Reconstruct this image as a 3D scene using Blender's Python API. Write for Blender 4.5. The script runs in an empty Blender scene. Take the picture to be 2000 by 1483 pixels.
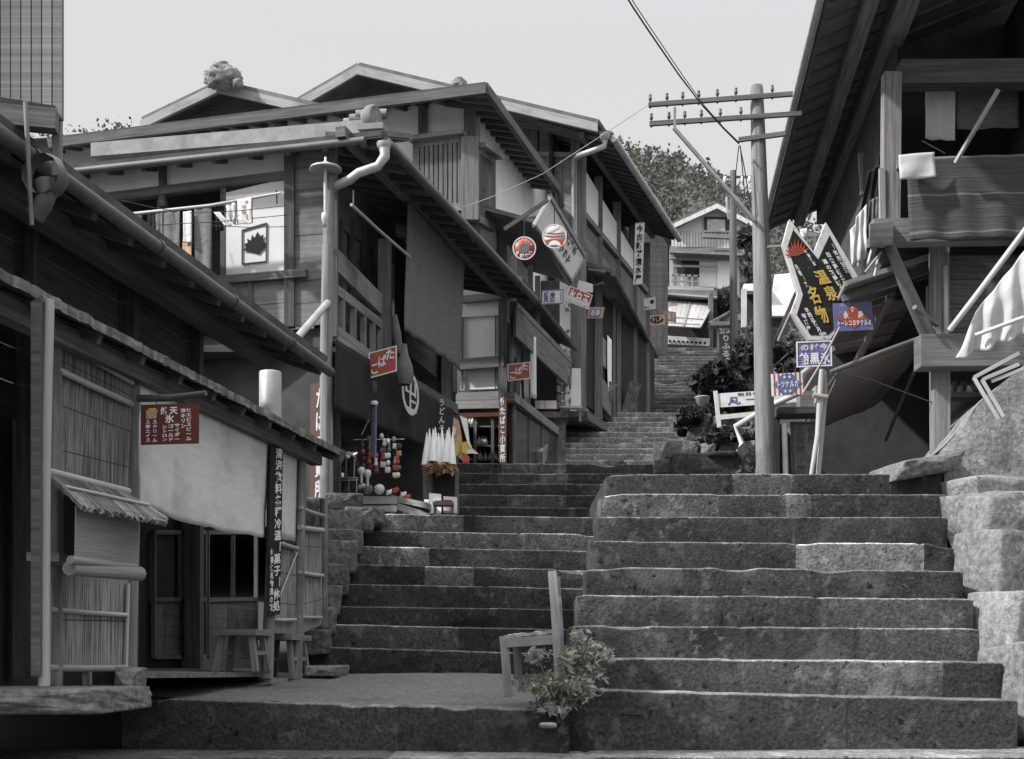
import bpy, bmesh, math, random
from mathutils import Vector as V, Matrix, noise
rnd = random.Random(7)
S = bpy.context.scene
COL = S.collection
R = math.radians

# ------------------------------------------------------------------ camera
F, CX, HY = 2600.0, 1000.0, 1295.0        # focal length, centre and eye level of the 2000 px wide photo
cam = bpy.data.cameras.new("camera"); camo = bpy.data.objects.new("camera", cam); COL.objects.link(camo)
camo.location = (0, 0, 0); camo.rotation_euler = (R(90), 0, 0)
cam.sensor_width = 36; cam.lens = 36 * F / 2000; cam.shift_y = (HY - 741.5) / 2000
cam.clip_start = 0.05; cam.clip_end = 3000
S.camera = camo
# ------------------------------------------------------------------ sky, sun, exposure
SUN = V((-0.70, -0.26, 0.66)).normalized()
elev = math.asin(SUN.z); azim = math.atan2(SUN.x, SUN.y)
w = bpy.data.worlds.new("World"); S.world = w; w.use_nodes = True
nt = w.node_tree; bg = nt.nodes["Background"]
sky = nt.nodes.new("ShaderNodeTexSky"); sky.sky_type = 'NISHITA'; sky.sun_disc = False
sky.sun_elevation = elev; sky.sun_rotation = azim; sky.dust_density = 4; sky.air_density = 1.2
hs = nt.nodes.new("ShaderNodeHueSaturation"); hs.inputs["Saturation"].default_value = 0.25
mx = nt.nodes.new("ShaderNodeMix"); mx.data_type = 'RGBA'; mx.inputs[0].default_value = 0.85
# high thin cloud veil; the unseen part overhead is raised to add fill light
tcw = nt.nodes.new("ShaderNodeTexCoord"); sxw = nt.nodes.new("ShaderNodeSeparateXYZ"); nt.links.new(tcw.outputs["Generated"], sxw.inputs[0])
mrw = nt.nodes.new("ShaderNodeMapRange"); mrw.interpolation_type = 'SMOOTHSTEP'; mrw.inputs[1].default_value = .42; mrw.inputs[2].default_value = .85; mrw.inputs[3].default_value = 1.0; mrw.inputs[4].default_value = 3.6
nt.links.new(sxw.outputs[2], mrw.inputs[0])
veil = nt.nodes.new("ShaderNodeVectorMath"); veil.operation = 'SCALE'; veil.inputs[0].default_value = (3.95, 3.92, 4.0); nt.links.new(mrw.outputs[0], veil.inputs["Scale"]); nt.links.new(veil.outputs[0], mx.inputs[7])
nt.links.new(sky.outputs[0], hs.inputs["Color"]); nt.links.new(hs.outputs[0], mx.inputs[6])
nt.links.new(mx.outputs[2], bg.inputs[0]); bg.inputs[1].default_value = 0.1
sl = bpy.data.lights.new("sun", 'SUN'); sl.energy = 3.0; sl.angle = R(2.5); sl.color = (1, 0.985, 0.965)
so = bpy.data.objects.new("sun", sl); COL.objects.link(so); so.rotation_euler = (-SUN).to_track_quat('-Z', 'Y').to_euler()
S.view_settings.view_transform = 'Standard'; S.view_settings.look = 'None'
S.view_settings.exposure = 0.95; S.view_settings.gamma = 1
S.render.engine = 'CYCLES'; S.cycles.use_denoising = True
S.cycles.max_bounces = 6; S.cycles.diffuse_bounces = 4; S.cycles.transparent_max_bounces = 6

# ------------------------------------------------------------------ placing helpers
def P(x, y, D): return V(((x - CX) / F * D, D, (HY - y) / F * D))
def SP(Xw, k):                              # wall running along the street: X = Xw + k*D
    def f(x, y, off=0.0):
        return P(x, y, (Xw + off) / ((x - CX) / F - k))
    return f
def FP(Xc, Dc, k):                          # wall square to the street through (Xc, Dc)
    def f(x, y, off=0.0):
        return P(x, y, (Dc + k * Xc - off) / (1 + k * (x - CX) / F))
    return f
ROOT = {}
def tag(o, label=None, cat=None, group=None, kind=None):
    if label: o["label"] = label
    if cat: o["category"] = cat
    if group: o["group"] = group
    if kind: o["kind"] = kind
    return o
def thing(name, label, cat, loc=(0, 0, 0), group=None, rz=0):
    o = bpy.data.objects.new(name, None); COL.objects.link(o); o.location = loc; o.rotation_euler = (0, 0, rz)
    o.empty_display_size = 0.2
    ROOT[o] = V(loc)
    return tag(o, label, cat, group)
def copy_tree(o, loc, rz=None, label=None, sc=None):
    def rec(a, p):
        c = a.copy(); COL.objects.link(c)
        if p: c.parent = p
        for ch in list(a.children): rec(ch, c)
        return c
    c = rec(o, None); c.location = loc
    if rz is not None: c.rotation_euler = (0, 0, rz)
    if sc: c.scale = (sc, sc, sc)
    if label: c["label"] = label
    return c

# ------------------------------------------------------------------ mesh builder
SPLIT = {'post', 'rail', 'leg', 'stretcher', 'string', 'shop_post', 'street_post', 'screen', 'batten', 'beam', 'sill', 'strut', 'packet', 'shelf', 'insulator', 'pole', 'cross_arm', 'bolt', 'brace', 'door', 'dots', 'handle', 'stay', 'bands', 'lath', 'stick'}
class MB:
    def __init__(s): s.v = []; s.f = []; s.uv = []; s.t = []; s.sm = []; s.seg = []
    def mark(s): s.seg.append((len(s.v), len(s.f)))
    def face(s, pts, uvs=None, t=1.0, smooth=False):
        b = len(s.v); s.v += [V(p) for p in pts]; s.f.append(tuple(range(b, b + len(pts))))
        if uvs is None:
            u = (s.v[b + 1] - s.v[b]); l = u.length or 1; u = u / l
            n = u.cross(s.v[b + len(pts) - 1] - s.v[b]); n = n.normalized() if n.length > 1e-9 else V((0, 0, 1))
            w_ = n.cross(u); o = s.v[b]
            uvs = [((p - o).dot(u), (p - o).dot(w_)) for p in s.v[b:]]
        s.uv.append(uvs); s.t.append(t); s.sm.append(smooth); return s
    def grid(s, rows, t=None, smooth=True, uvf=None, closed=False):
        b = len(s.v); n = len(rows[0])
        for r in rows: s.v += [V(p) for p in r]
        du = [0]
        for j in range(1, n): du.append(du[-1] + (V(rows[0][j]) - V(rows[0][j - 1])).length)
        dv = [0]
        for i in range(1, len(rows)): dv.append(dv[-1] + (V(rows[i][0]) - V(rows[i - 1][0])).length)
        for i in range(len(rows) - 1):
            for j in range(n if closed else n - 1):
                k = (j + 1) % n
                s.f.append((b + i * n + j, b + i * n + k, b + (i + 1) * n + k, b + (i + 1) * n + j))
                ju = du[j]; ku = du[k] if k else du[-1] + 0.02
                s.uv.append([(ju, dv[i]), (ku, dv[i]), (ku, dv[i + 1]), (ju, dv[i + 1])])
                s.t.append(t(i, j) if callable(t) else (t or 1.0)); s.sm.append(smooth)
        return s
    def obox(s, c, ex, ey, ez, t=None, jit=True):     # centre and three half-extent vectors
        s.mark(); c, ex, ey, ez = V(c), V(ex), V(ey), V(ez)
        if t is None: t = rnd.uniform(.82, 1.16)
        E = [ex, ey, ez]; L = [e.length for e in E]; g = L.index(max(L)); r0 = rnd.uniform(0, 40)
        for a in range(3):
            o1, o2 = [i for i in range(3) if i != a]
            if o2 == g: o1, o2 = o2, o1
            for sg in (1, -1):
                q = [c + E[a] * sg + E[o1] * i + E[o2] * j for i, j in ((-1, -1), (1, -1), (1, 1), (-1, 1))]
                uv = [(L[o1] * i + r0, L[o2] * j + r0 * .37 + a) for i, j in ((-1, -1), (1, -1), (1, 1), (-1, 1))]
                if E[o1].cross(E[o2]).dot(E[a]) * sg < 0: q.reverse(); uv.reverse()
                s.face(q, uv, t)
        return s
    def box(s, a, b, t=None):                          # axis aligned
        a, b = V(a), V(b); c = (a + b) / 2; h = (b - a) / 2
        return s.obox(c, (h.x, 0, 0), (0, h.y, 0), (0, 0, h.z), t)
    def beam(s, p, q, w, h=None, up=(0, 0, 1), t=None):
        p, q = V(p), V(q); h = h or w; d = q - p; L = d.length; d = d / L; up = V(up)
        if abs(d.dot(up)) > .95: up = V((0, 1, 0)) if abs(d.y) < .9 else V((1, 0, 0))
        x = d.cross(up).normalized(); z = x.cross(d)
        return s.obox((p + q) / 2, d * L / 2, x * w / 2, z * h / 2, t)
    def slab(s, a, b, c, d, th, t=None, n=None):       # thick quad; extruded by th along its normal
        s.mark(); a, b, c, d = V(a), V(b), V(c), V(d)
        if n is None: n = (b - a).cross(d - a).normalized()
        else: n = V(n).normalized()
        if t is None: t = rnd.uniform(.88, 1.12)
        k = n * th; A, B, C_, D_ = a + k, b + k, c + k, d + k
        for q in ((A, B, C_, D_), (a, d, c, b), (a, b, B, A), (b, c, C_, B), (c, d, D_, C_), (d, a, A, D_)): s.face(q, None, t)
        return s
    def planks(s, a, b, c, d, n, th=.018, gap=.004, jit=.004, var=.22):
        # boards along a->b, stacked a->d, lapped
        a, b, c, d = V(a), V(b), V(c), V(d); nn = (b - a).cross(d - a).normalized()
        for i in range(n):
            f0, f1 = i / n, (i + 1) / n - gap / max(.01, (d - a).length)
            o = nn * rnd.uniform(0, jit)
            s.slab(a.lerp(d, f0) + o, b.lerp(c, f0) + o, b.lerp(c, f1) + o, a.lerp(d, f1) + o, th, 1 + rnd.uniform(-var, var))
        return s
    def tube(s, pts, r, n=8, t=1.0, cap=True):
        s.mark(); pts = [V(p) for p in pts]; rr = r if isinstance(r, (list, tuple)) else [r] * len(pts)
        rows = []; up = V((0, 0, 1))
        d0 = (pts[1] - pts[0]).normalized()
        x = d0.cross(up) if abs(d0.dot(up)) < .9 else d0.cross(V((1, 0, 0)))
        x.normalize()
        for i, p in enumerate(pts):
            d = (pts[min(i + 1, len(pts) - 1)] - pts[max(i - 1, 0)]).normalized()
            x = (x - d * x.dot(d)).normalized(); y = d.cross(x)
            rows.append([p + (x * math.cos(a) + y * math.sin(a)) * rr[i] for a in [2 * math.pi * k / n for k in range(n)]])
        b = len(s.v); L = 0; r0 = rnd.uniform(0, 30)
        for r_ in rows: s.v += r_
        for i in range(len(rows) - 1):
            L2 = L + (pts[i + 1] - pts[i]).length
            for j in range(n):
                k = (j + 1) % n; s.f.append((b + i * n + j, b + i * n + k, b + (i + 1) * n + k, b + (i + 1) * n + j))
                c0 = j * 6.28 * rr[i] / n + r0; c1 = (j + 1) * 6.28 * rr[i] / n + r0
                s.uv.append([(L + r0, c0), (L + r0, c1), (L2 + r0, c1), (L2 + r0, c0)]); s.t.append(t); s.sm.append(True)
            L = L2
        if cap:
            s.face(list(reversed(rows[0])), None, t); s.face(rows[-1], None, t)
        return s
    def lathe(s, c, prof, n=20, t=1.0, ax=(0, 0, 1)):
        c = V(c); ax = V(ax).normalized(); x = ax.orthogonal().normalized(); y = ax.cross(x)
        rows = [[c + ax * z + (x * math.cos(a) + y * math.sin(a)) * max(r, .0005) for a in [2 * math.pi * k / n for k in range(n)]] for r, z in prof]
        return s.grid(rows, t, True, closed=True)
    def ball(s, c, r, n=14, t=1.0, sq=1.0):
        return s.lathe(c, [(r * math.sin(math.pi * i / (n // 2)), -r * sq * math.cos(math.pi * i / (n // 2))) for i in range(n // 2 + 1)], n, t)
    def rock(s, c, ex, ey, ez, seed=0, amp=.16, n=16, t=1.0, pw=.55, fr=1.6, cut=0):
        gr = random.Random(seed * 7 + 1); pl = [(V((gr.gauss(0, 1), gr.gauss(0, 1), gr.gauss(0, 1))).normalized(), gr.uniform(.70, .98)) for _ in range(cut)]   # chisel planes
        c, ex, ey, ez = V(c), V(ex), V(ey), V(ez); rows = []
        def sp(a): return math.copysign(abs(a) ** pw, a)
        for i in range(n // 2 + 1):
            th = math.pi * i / (n // 2); row = []
            for j in range(n):
                ph = 2 * math.pi * j / n
                d = V((sp(math.sin(th)) * sp(math.cos(ph)), sp(math.sin(th)) * sp(math.sin(ph)), -sp(math.cos(th))))
                k = 1 + amp * noise.noise(d * fr + V((seed * 3.7, seed, 1))) + amp * .5 * noise.noise(d * fr * 2.7 + V((seed, 2, 5)))
                d = d * k
                for pn, pd in pl:
                    e_ = d.dot(pn) - pd
                    if e_ > 0: d = d - pn * e_ * .92
                if cut: d = d * (1 + .02 * noise.noise(d * 9 + V((seed, 0, 0))))
                row.append(c + ex * d.x + ey * d.y + ez * d.z)
            rows.append(row)
        return s.grid(rows, t, True, closed=True)
    def hull(s, c, ex, ey, ez, seed=0, jit=.3, t=1.0, cuts=5, rough=.035):
        # quarried block: convex hull of a jittered box, edges worn round, surface roughened
        gr = random.Random(seed * 13 + 5); bm = bmesh.new(); c = V(c); ex, ey, ez = V(ex), V(ey), V(ez)
        P8 = [V((i, j, k)) for i in (-1, 1) for j in (-1, 1) for k in (-1, 1)]
        P8 += [V((0, -1.04, 0)), V((0, 0, 1.03)), V((-1.02, 0, 0)), V((1.02, 0, 0)), V((0, 1, 0)), V((0, 0, -1))]
        for p in P8: bm.verts.new(p + V((gr.uniform(-jit, jit * .6) * (1 if p.x > 0 else -1), gr.uniform(-jit, jit * .6) * (1 if p.y > 0 else -1), gr.uniform(-jit, jit * .6) * (1 if p.z > 0 else -1))))
        r = bmesh.ops.convex_hull(bm, input=bm.verts[:]); dead = {v for v in bm.verts if not v.link_faces}
        bmesh.ops.delete(bm, geom=list(dead), context='VERTS')
        bmesh.ops.bevel(bm, geom=bm.edges[:], offset=.09, segments=2, affect='EDGES', profile=.6)
        bmesh.ops.triangulate(bm, faces=bm.faces[:])
        long_ = [e for e in bm.edges if e.calc_length() > .35]
        bmesh.ops.subdivide_edges(bm, edges=long_, cuts=cuts, use_grid_fill=True)
        bmesh.ops.triangulate(bm, faces=bm.faces[:]); bm.normal_update(); bm.verts.index_update()
        b = len(s.v); s.mark()
        for v in bm.verts:
            p = v.co; q = p * 2.1 + V((seed * 1.7, 0, seed)); d = noise.noise(q) * rough * 1.3 + noise.noise(q * 3.1) * rough * .8 + noise.noise(q * 8) * rough * .4
            p = p + v.normal * d; s.v.append(c + ex * p.x + ey * p.y + ez * p.z)
        for f in bm.faces:
            s.f.append(tuple(b + v.index for v in f.verts)); s.uv.append([(0, 0)] * len(f.verts)); s.t.append(t); s.sm.append(True)
        bm.free(); return s
    def leaves(s, c, ex, ey, ez, n, size, seed=0, droop=.2, shell=.55, t0=.7, t1=1.3, el=1.7, lump=.35):
        g = random.Random(seed); c = V(c)
        for _ in range(n):
            while True:
                d = V((g.uniform(-1, 1), g.uniform(-1, 1), g.uniform(-1, 1)))
                if .02 < d.length < 1: break
            r = d.length ** shell; d.normalize()
            r *= 1 + lump * noise.noise(d * 2.2 + V((seed * 1.3, 0, seed * .7)))
            p = c + V(ex) * d.x * r + V(ey) * d.y * r + V(ez) * d.z * r
            a = V((g.gauss(0, 1), g.gauss(0, 1), g.gauss(0, 1) - droop)).normalized(); b = a.orthogonal().normalized()
            b = Matrix.Rotation(g.uniform(0, 6.28), 3, a) @ b
            sz = size * g.uniform(.6, 1.4); n2 = a.cross(b) * sz * .12
            cl = .5 + .5 * noise.noise(p * (1.3 / max(.3, V(ez).length)) + V((seed, 0, 0)))
            tt = t0 + (t1 - t0) * (cl * .65 + .35 * g.random())
            s.face([p - a * sz * el / 2, p + b * sz / 2 + n2, p + a * sz * el / 2, p - b * sz / 2 + n2], [(0, 0), (1, 0), (1, 1), (0, 1)], tt)
        return s
    def cloth(s, tl, tr, br, bl, nx=24, ny=16, amp=.02, seed=0, folds=5, sag=0, hem=.0, t=1.0, th=0):
        tl, tr, br, bl = V(tl), V(tr), V(br), V(bl); nn = (tr - tl).cross(tl - bl).normalized(); rows = []
        for i in range(ny + 1):
            v = i / ny; row = []
            for j in range(nx + 1):
                u = j / nx; p = tl.lerp(tr, u).lerp(bl.lerp(br, u), v)
                k = (.25 + .75 * v) * amp
                d = k * (math.sin(u * folds * 6.28 + 1.7 * math.sin(v * 2 + seed)) * .6 + noise.noise(V((u * folds, v * 2, seed))) * 1.2)
                p = p + nn * d + V((0, 0, -sag * 4 * u * (1 - u) * (1 - v) + hem * v * noise.noise(V((u * 4, seed, 3)))))
                row.append(p)
            rows.append(row)
        s.grid(rows, t, True)
        return s
    def build(s, name, mat, parent=None, bevel=0, solid=0):
        if parent and name in SPLIT and len(s.seg) > 1:      # one mesh per post, rail, leg ...
            r = None; sg = s.seg + [(len(s.v), len(s.f))]
            for (v0, q0), (v1, q1) in zip(sg, sg[1:]):
                m = MB(); m.v = s.v[v0:v1]; m.f = [tuple(i - v0 for i in f) for f in s.f[q0:q1]]; m.uv = s.uv[q0:q1]; m.t = s.t[q0:q1]; m.sm = s.sm[q0:q1]
                r = m.build(name, mat, parent, bevel, solid)
            return r
        o0 = ROOT.get(parent, V((0, 0, 0))) if parent else V((0, 0, 0))
        if not s.v: return None
        if parent is None:
            o0 = V((sum(p.x for p in s.v) / len(s.v), sum(p.y for p in s.v) / len(s.v), min(p.z for p in s.v)))
        me = bpy.data.meshes.new(name); me.from_pydata([p - o0 for p in s.v], [], s.f)
        uvl = me.uv_layers.new(name="UVMap"); i = 0
        fl = [c for f in s.uv for uv in f for c in uv]; uvl.data.foreach_set("uv", fl)
        ca = me.color_attributes.new("tint", 'FLOAT_COLOR', 'CORNER')
        cl = [c for f, t in zip(s.f, s.t) for _ in f for c in (t, t, t, 1)]; ca.data.foreach_set("color", cl)
        me.polygons.foreach_set("use_smooth", s.sm)
        me.materials.append(mat); me.validate(); me.update()
        o = bpy.data.objects.new(name, me); COL.objects.link(o)
        if parent: o.parent = parent; ROOT[o] = o0
        else: o.location = o0; ROOT[o] = o0
        if solid:
            m = o.modifiers.new("thick", 'SOLIDIFY'); m.thickness = solid; m.offset = 0
        if bevel:
            m = o.modifiers.new("bevel", 'BEVEL'); m.width = bevel; m.segments = 1; m.limit_method = 'ANGLE'; m.angle_limit = R(50)
        return o
# sub-parts: parent is a mesh child whose origin equals its thing's origin, so ROOT[parent] is right

# ------------------------------------------------------------------ materials
def mat(name, c1, c2, sc=(1, 1, 1), coord='UV', rough=.85, bump=.3, bd=.01, det=7, blot=None, lo=.3, hi=.7, metal=0, spec=.3, trans=0, stripe=None, tintmix=1.0, big=None):
    m = bpy.data.materials.new(name); m.use_nodes = True; t = m.node_tree; N = t.nodes; L = t.links
    b = N["Principled BSDF"]
    tc = N.new("ShaderNodeTexCoord"); mp = N.new("ShaderNodeMapping"); mp.inputs[3].default_value = sc
    L.new(tc.outputs[coord], mp.inputs[0])
    nz = N.new("ShaderNodeTexNoise"); nz.inputs["Scale"].default_value = 1; nz.inputs["Detail"].default_value = det; nz.inputs["Roughness"].default_value = .62
    L.new(mp.outputs[0], nz.inputs[0])
    rp = N.new("ShaderNodeValToRGB"); rp.color_ramp.elements[0].position = lo; rp.color_ramp.elements[1].position = hi
    rp.color_ramp.elements[0].color = (*c1, 1); rp.color_ramp.elements[1].color = (*c2, 1)
    L.new(nz.outputs[0], rp.inputs[0]); col = rp.outputs[0]
    def mixer(a, bb, fac, mode='MIX'):
        x = N.new("ShaderNodeMix"); x.data_type = 'RGBA'; x.blend_type = mode
        if isinstance(fac, (int, float)): x.inputs[0].default_value = fac
        else: L.new(fac, x.inputs[0])
        for k, q in ((6, a), (7, bb)):
            if isinstance(q, tuple): x.inputs[k].default_value = (*q[:3], 1)
            else: L.new(q, x.inputs[k])
        return x.outputs[2]
    if blot:                                   # (colour, scale, low, high): weather stains, lichen
        for (bc, bs, l0, h0, seed) in blot:
            n2 = N.new("ShaderNodeTexNoise"); n2.inputs["Scale"].default_value = bs; n2.inputs["Detail"].default_value = 9; n2.inputs["Roughness"].default_value = .66
            m2 = N.new("ShaderNodeMapping"); m2.inputs[1].default_value = (seed * 3.1, seed * 1.7, seed); L.new(tc.outputs['Object'], m2.inputs[0]); L.new(m2.outputs[0], n2.inputs[0])
            r2 = N.new("ShaderNodeMapRange"); r2.inputs[1].default_value = l0; r2.inputs[2].default_value = h0; L.new(n2.outputs[0], r2.inputs[0])
            col = mixer(col, bc, r2.outputs[0])
    if stripe:                                 # (uv axis, period m, width 0..1, colour)
        ax, per, wd, sc_ = stripe
        sx = N.new("ShaderNodeSeparateXYZ"); L.new(tc.outputs['UV'], sx.inputs[0])
        d = N.new("ShaderNodeMath"); d.operation = 'DIVIDE'; L.new(sx.outputs[ax], d.inputs[0]); d.inputs[1].default_value = per
        fr = N.new("ShaderNodeMath"); fr.operation = 'FRACT'; L.new(d.outputs[0], fr.inputs[0])
        lt = N.new("ShaderNodeMath"); lt.operation = 'LESS_THAN'; L.new(fr.outputs[0], lt.inputs[0]); lt.inputs[1].default_value = wd
        col = mixer(col, sc_, lt.outputs[0])
    at = N.new("ShaderNodeAttribute"); at.attribute_name = "tint"
    col = mixer(col, at.outputs["Color"], tintmix, 'MULTIPLY')
    L.new(col, b.inputs["Base Color"])
    b.inputs["Roughness"].default_value = rough; b.inputs["Metallic"].default_value = metal; b.inputs["Specular IOR Level"].default_value = spec
    if bump:
        bp = N.new("ShaderNodeBump"); bp.inputs["Strength"].default_value = bump; bp.inputs["Distance"].default_value = bd
        L.new(nz.outputs[0], bp.inputs["Height"]); L.new(bp.outputs[0], b.inputs["Normal"])
    if trans:
        tr = N.new("ShaderNodeBsdfTranslucent"); L.new(col, tr.inputs[0]); ms = N.new("ShaderNodeMixShader"); ms.inputs[0].default_value = trans
        L.new(b.outputs[0], ms.inputs[1]); L.new(tr.outputs[0], ms.inputs[2]); L.new(ms.outputs[0], N["Material Output"].inputs[0])
    return m
def g(v, w=0.0): w *= .18; return (v * (1 + w), v, v * (1 - w))
M = {}
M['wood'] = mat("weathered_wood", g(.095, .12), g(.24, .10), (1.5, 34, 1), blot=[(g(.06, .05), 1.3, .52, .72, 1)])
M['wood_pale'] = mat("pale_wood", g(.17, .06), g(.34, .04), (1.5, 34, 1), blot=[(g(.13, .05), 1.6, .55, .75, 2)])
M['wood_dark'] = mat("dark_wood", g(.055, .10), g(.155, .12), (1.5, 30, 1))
M['boards_pale'] = mat("pale_house_boards", g(.50, .05), g(.72, .03), (1.2, 26, 1), bump=.4, blot=[(g(.42, .05), 1.0, .55, .75, 3)])
M['boards'] = mat("grey_boards", g(.11, .10), g(.24, .07), (1.2, 26, 1), bump=.5, blot=[(g(.07, .05), 1.1, .5, .7, 3)])
M['plaster'] = mat("white_plaster", g(.76, .01), g(.87, 0), (2, 2, 2), 'Object', bump=.12, blot=[(g(.55, .04), .9, .55, .8, 4)])
M['paper'] = mat("white_paper", g(.80, 0), g(.88, 0), (3, 3, 3), 'Object', bump=.05)
M['stone'] = mat("step_stone", g(.020, .03), g(.080, .02), (42, 42, 42), 'Object', bump=1.0, bd=.014, rough=.95,
                 blot=[(g(.11, .03), 2.6, .56, .68, 5), (g(.018, .03), 1.5, .52, .68, 6), (g(.095, .02), 9, .56, .62, 8), (g(.010, 0), 14, .60, .66, 3)])
M['rock'] = mat("rock", g(.085, .03), g(.25, .02), (22, 22, 22), 'Object', bump=1.0, bd=.018, rough=.95, blot=[(g(.06, .03), 2.0, .52, .66, 9), (g(.26, .02), 8, .57, .66, 4)])
M['rock_pale'] = mat("pale_rock", g(.15, .02), g(.33, .02), (26, 26, 26), 'Object', bump=1.0, bd=.02, rough=.95, blot=[(g(.11, .04), 3.0, .5, .66, 9), (g(.40, .02), 11, .58, .68, 4)])
M['earth'] = mat("packed_earth", g(.075, .06), g(.19, .05), (30, 30, 30), 'Object', bump=.9, bd=.015, rough=1, blot=[(g(.26, .05), 22, .58, .68, 2), (g(.08, .05), 1.2, .5, .7, 3)])
M['hill'] = mat("hillside", g(.04, -.02), g(.09, .03), (.3, .3, .3), 'Object', rough=1)
M['reed'] = mat("reed_screen", g(.09, .10), g(.34, .09), (2.2, 80, 1), bump=.9, bd=.008, blot=[(g(.13, .06), 2.2, .55, .8, 1)], stripe=(0, .23, .03, g(.05, .1)), lo=.40, hi=.60, det=3)
M['blind'] = mat("fine_blind", g(.16, .08), g(.30, .08), (2, 120, 1), bump=.6, bd=.004)
M['mat'] = mat("straw_mat", g(.12, .35), g(.26, .35), (2, 60, 1), bump=.6, bd=.006, blot=[((.24, .13, .08), 2.4, .5, .7, 3)])
M['bamboo'] = mat("bamboo", g(.24, .08), g(.42, .06), (1, 8, 1), bump=.1, rough=.5)
M['tile'] = mat("roof_tile", g(.07, -.02), g(.15, -.02), (5, 5, 5), 'Object', bump=.3, rough=.7)
M['tile_pale'] = mat("ridge_mortar", g(.15, 0), g(.28, 0), (5, 5, 5), 'Object', bump=.4, rough=.8)
M['bark'] = mat("bark_roof", g(.05, .06), g(.20, .05), (3, 22, 1), bump=.8, bd=.01, rough=1)
M['tin'] = mat("tin_sheet", g(.055, 0), g(.13, 0), (2, 2, 2), 'Object', rough=.55, bump=.1, metal=.2)
M['zinc'] = mat("zinc_pipe", g(.32, -.02), g(.50, -.02), (3, 3, 3), 'Object', rough=.45, bump=.08, metal=.25)
M['pole'] = mat("pole_wood", g(.11, .05), g(.30, .03), (1.0, 26, 1), bump=.7, bd=.01, blot=[(g(.08, .05), 1.6, .54, .7, 5)])
M['black'] = mat("soot_black", g(.008, 0), g(.02, 0), (3, 3, 3), 'Object', bump=0, blot=[(g(.06, .1), 12, .60, .70, 7)])
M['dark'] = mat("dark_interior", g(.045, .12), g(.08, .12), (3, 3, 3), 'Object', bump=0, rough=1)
M['indigo'] = mat("indigo_cloth", g(.012, -.25), g(.024, -.25), (40, 40, 1), rough=1, bump=.1)
M['brown_cloth'] = mat("faded_brown_cloth", g(.12, .08), g(.19, .07), (6, 40, 1), rough=1, bump=.2, trans=.15)
M['white_cloth'] = mat("white_cloth", g(.64, 0), g(.77, -.01), (5, 30, 1), rough=1, bump=.15, trans=.25, blot=[(g(.42, .02), 1.6, .5, .75, 6)])
M['grey_cloth'] = mat("grey_cloth", g(.10, 0), g(.19, 0), (8, 60, 1), rough=1, bump=.2)
M['rag'] = mat("rag_mat", g(.05, -.06), g(.10, -.04), (2, 60, 1), rough=1, bump=.8, bd=.012, stripe=(1, .34, .05, g(.17, 0)))
M['red'] = mat("red_enamel", (.30, .065, .04), (.37, .085, .055), (4, 4, 4), 'Object', rough=.4, bump=.02, blot=[((.17, .06, .04), 14, .58, .68, 2)])
M['maroon'] = mat("maroon_paint", (.085, .02, .016), (.12, .028, .02), (4, 4, 4), 'Object', rough=.7, bump=.05)
M['brownsign'] = mat("brown_paint", (.10, .06, .055), (.14, .085, .075), (4, 30, 4), rough=.8, bump=.1)
M['blue'] = mat("blue_enamel", (.10, .11, .26), (.15, .16, .32), (4, 4, 4), 'Object', rough=.4, bump=.02, blot=[(g(.28, 0), 16, .60, .68, 2)])
M['white'] = mat("white_paint", g(.62, 0), g(.76, 0), (6, 6, 6), 'Object', rough=.5, bump=.03, blot=[(g(.38, .1), 16, .57, .70, 7)])
M['cream'] = mat("cream_paint", g(.50, .12), g(.64, .10), (6, 6, 6), 'Object', rough=.6, bump=.05, blot=[(g(.30, .2), 9, .55, .70, 7)])
M['shutter'] = mat("shutter_paper", g(.58, .02), g(.66, .02), (3, 3, 3), 'Object', bump=.05)
M['gold'] = mat("gold_paint", (.42, .27, .06), (.60, .42, .12), (14, 14, 14), 'Object', rough=.5, bump=.02)
M['orange'] = mat("orange_print", (.36, .22, .13), (.47, .32, .20), (14, 14, 14), 'Object', rough=.8, bump=.02)
M['yellow'] = mat("yellow_print", (.42, .36, .08), (.5, .42, .12), (14, 14, 14), 'Object', rough=.8, bump=.02)
M['leaf'] = mat("leaf", g(.055, 0), g(.11, .04), (3, 3, 3), 'Object', rough=.7, bump=0, trans=.3)
M['leaf_pale'] = mat("pale_leaf", (.19, .195, .16), (.38, .375, .34), (3, 3, 3), 'Object', rough=.7, bump=0, trans=.3)
M['leaf_dark'] = mat("dark_leaf", (.022, .027, .022), (.05, .056, .045), (3, 3, 3), 'Object', rough=.7, bump=0, trans=.2)
M['woods'] = mat("wood_leaf", (.075, .08, .068), (.13, .135, .115), (1, 1, 1), 'Object', rough=.8, bump=0, trans=.25)
M['wire'] = mat("wire", g(.02, 0), g(.05, 0), (3, 3, 3), 'Object', bump=0)
M['glass'] = mat("dim_glass", g(.03, 0), g(.06, 0), (3, 3, 3), 'Object', rough=.12, bump=0, spec=.6)
M['porcelain'] = mat("porcelain", g(.5, 0), g(.6, 0), (3, 3, 3), 'Object', rough=.25, bump=0)

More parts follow.
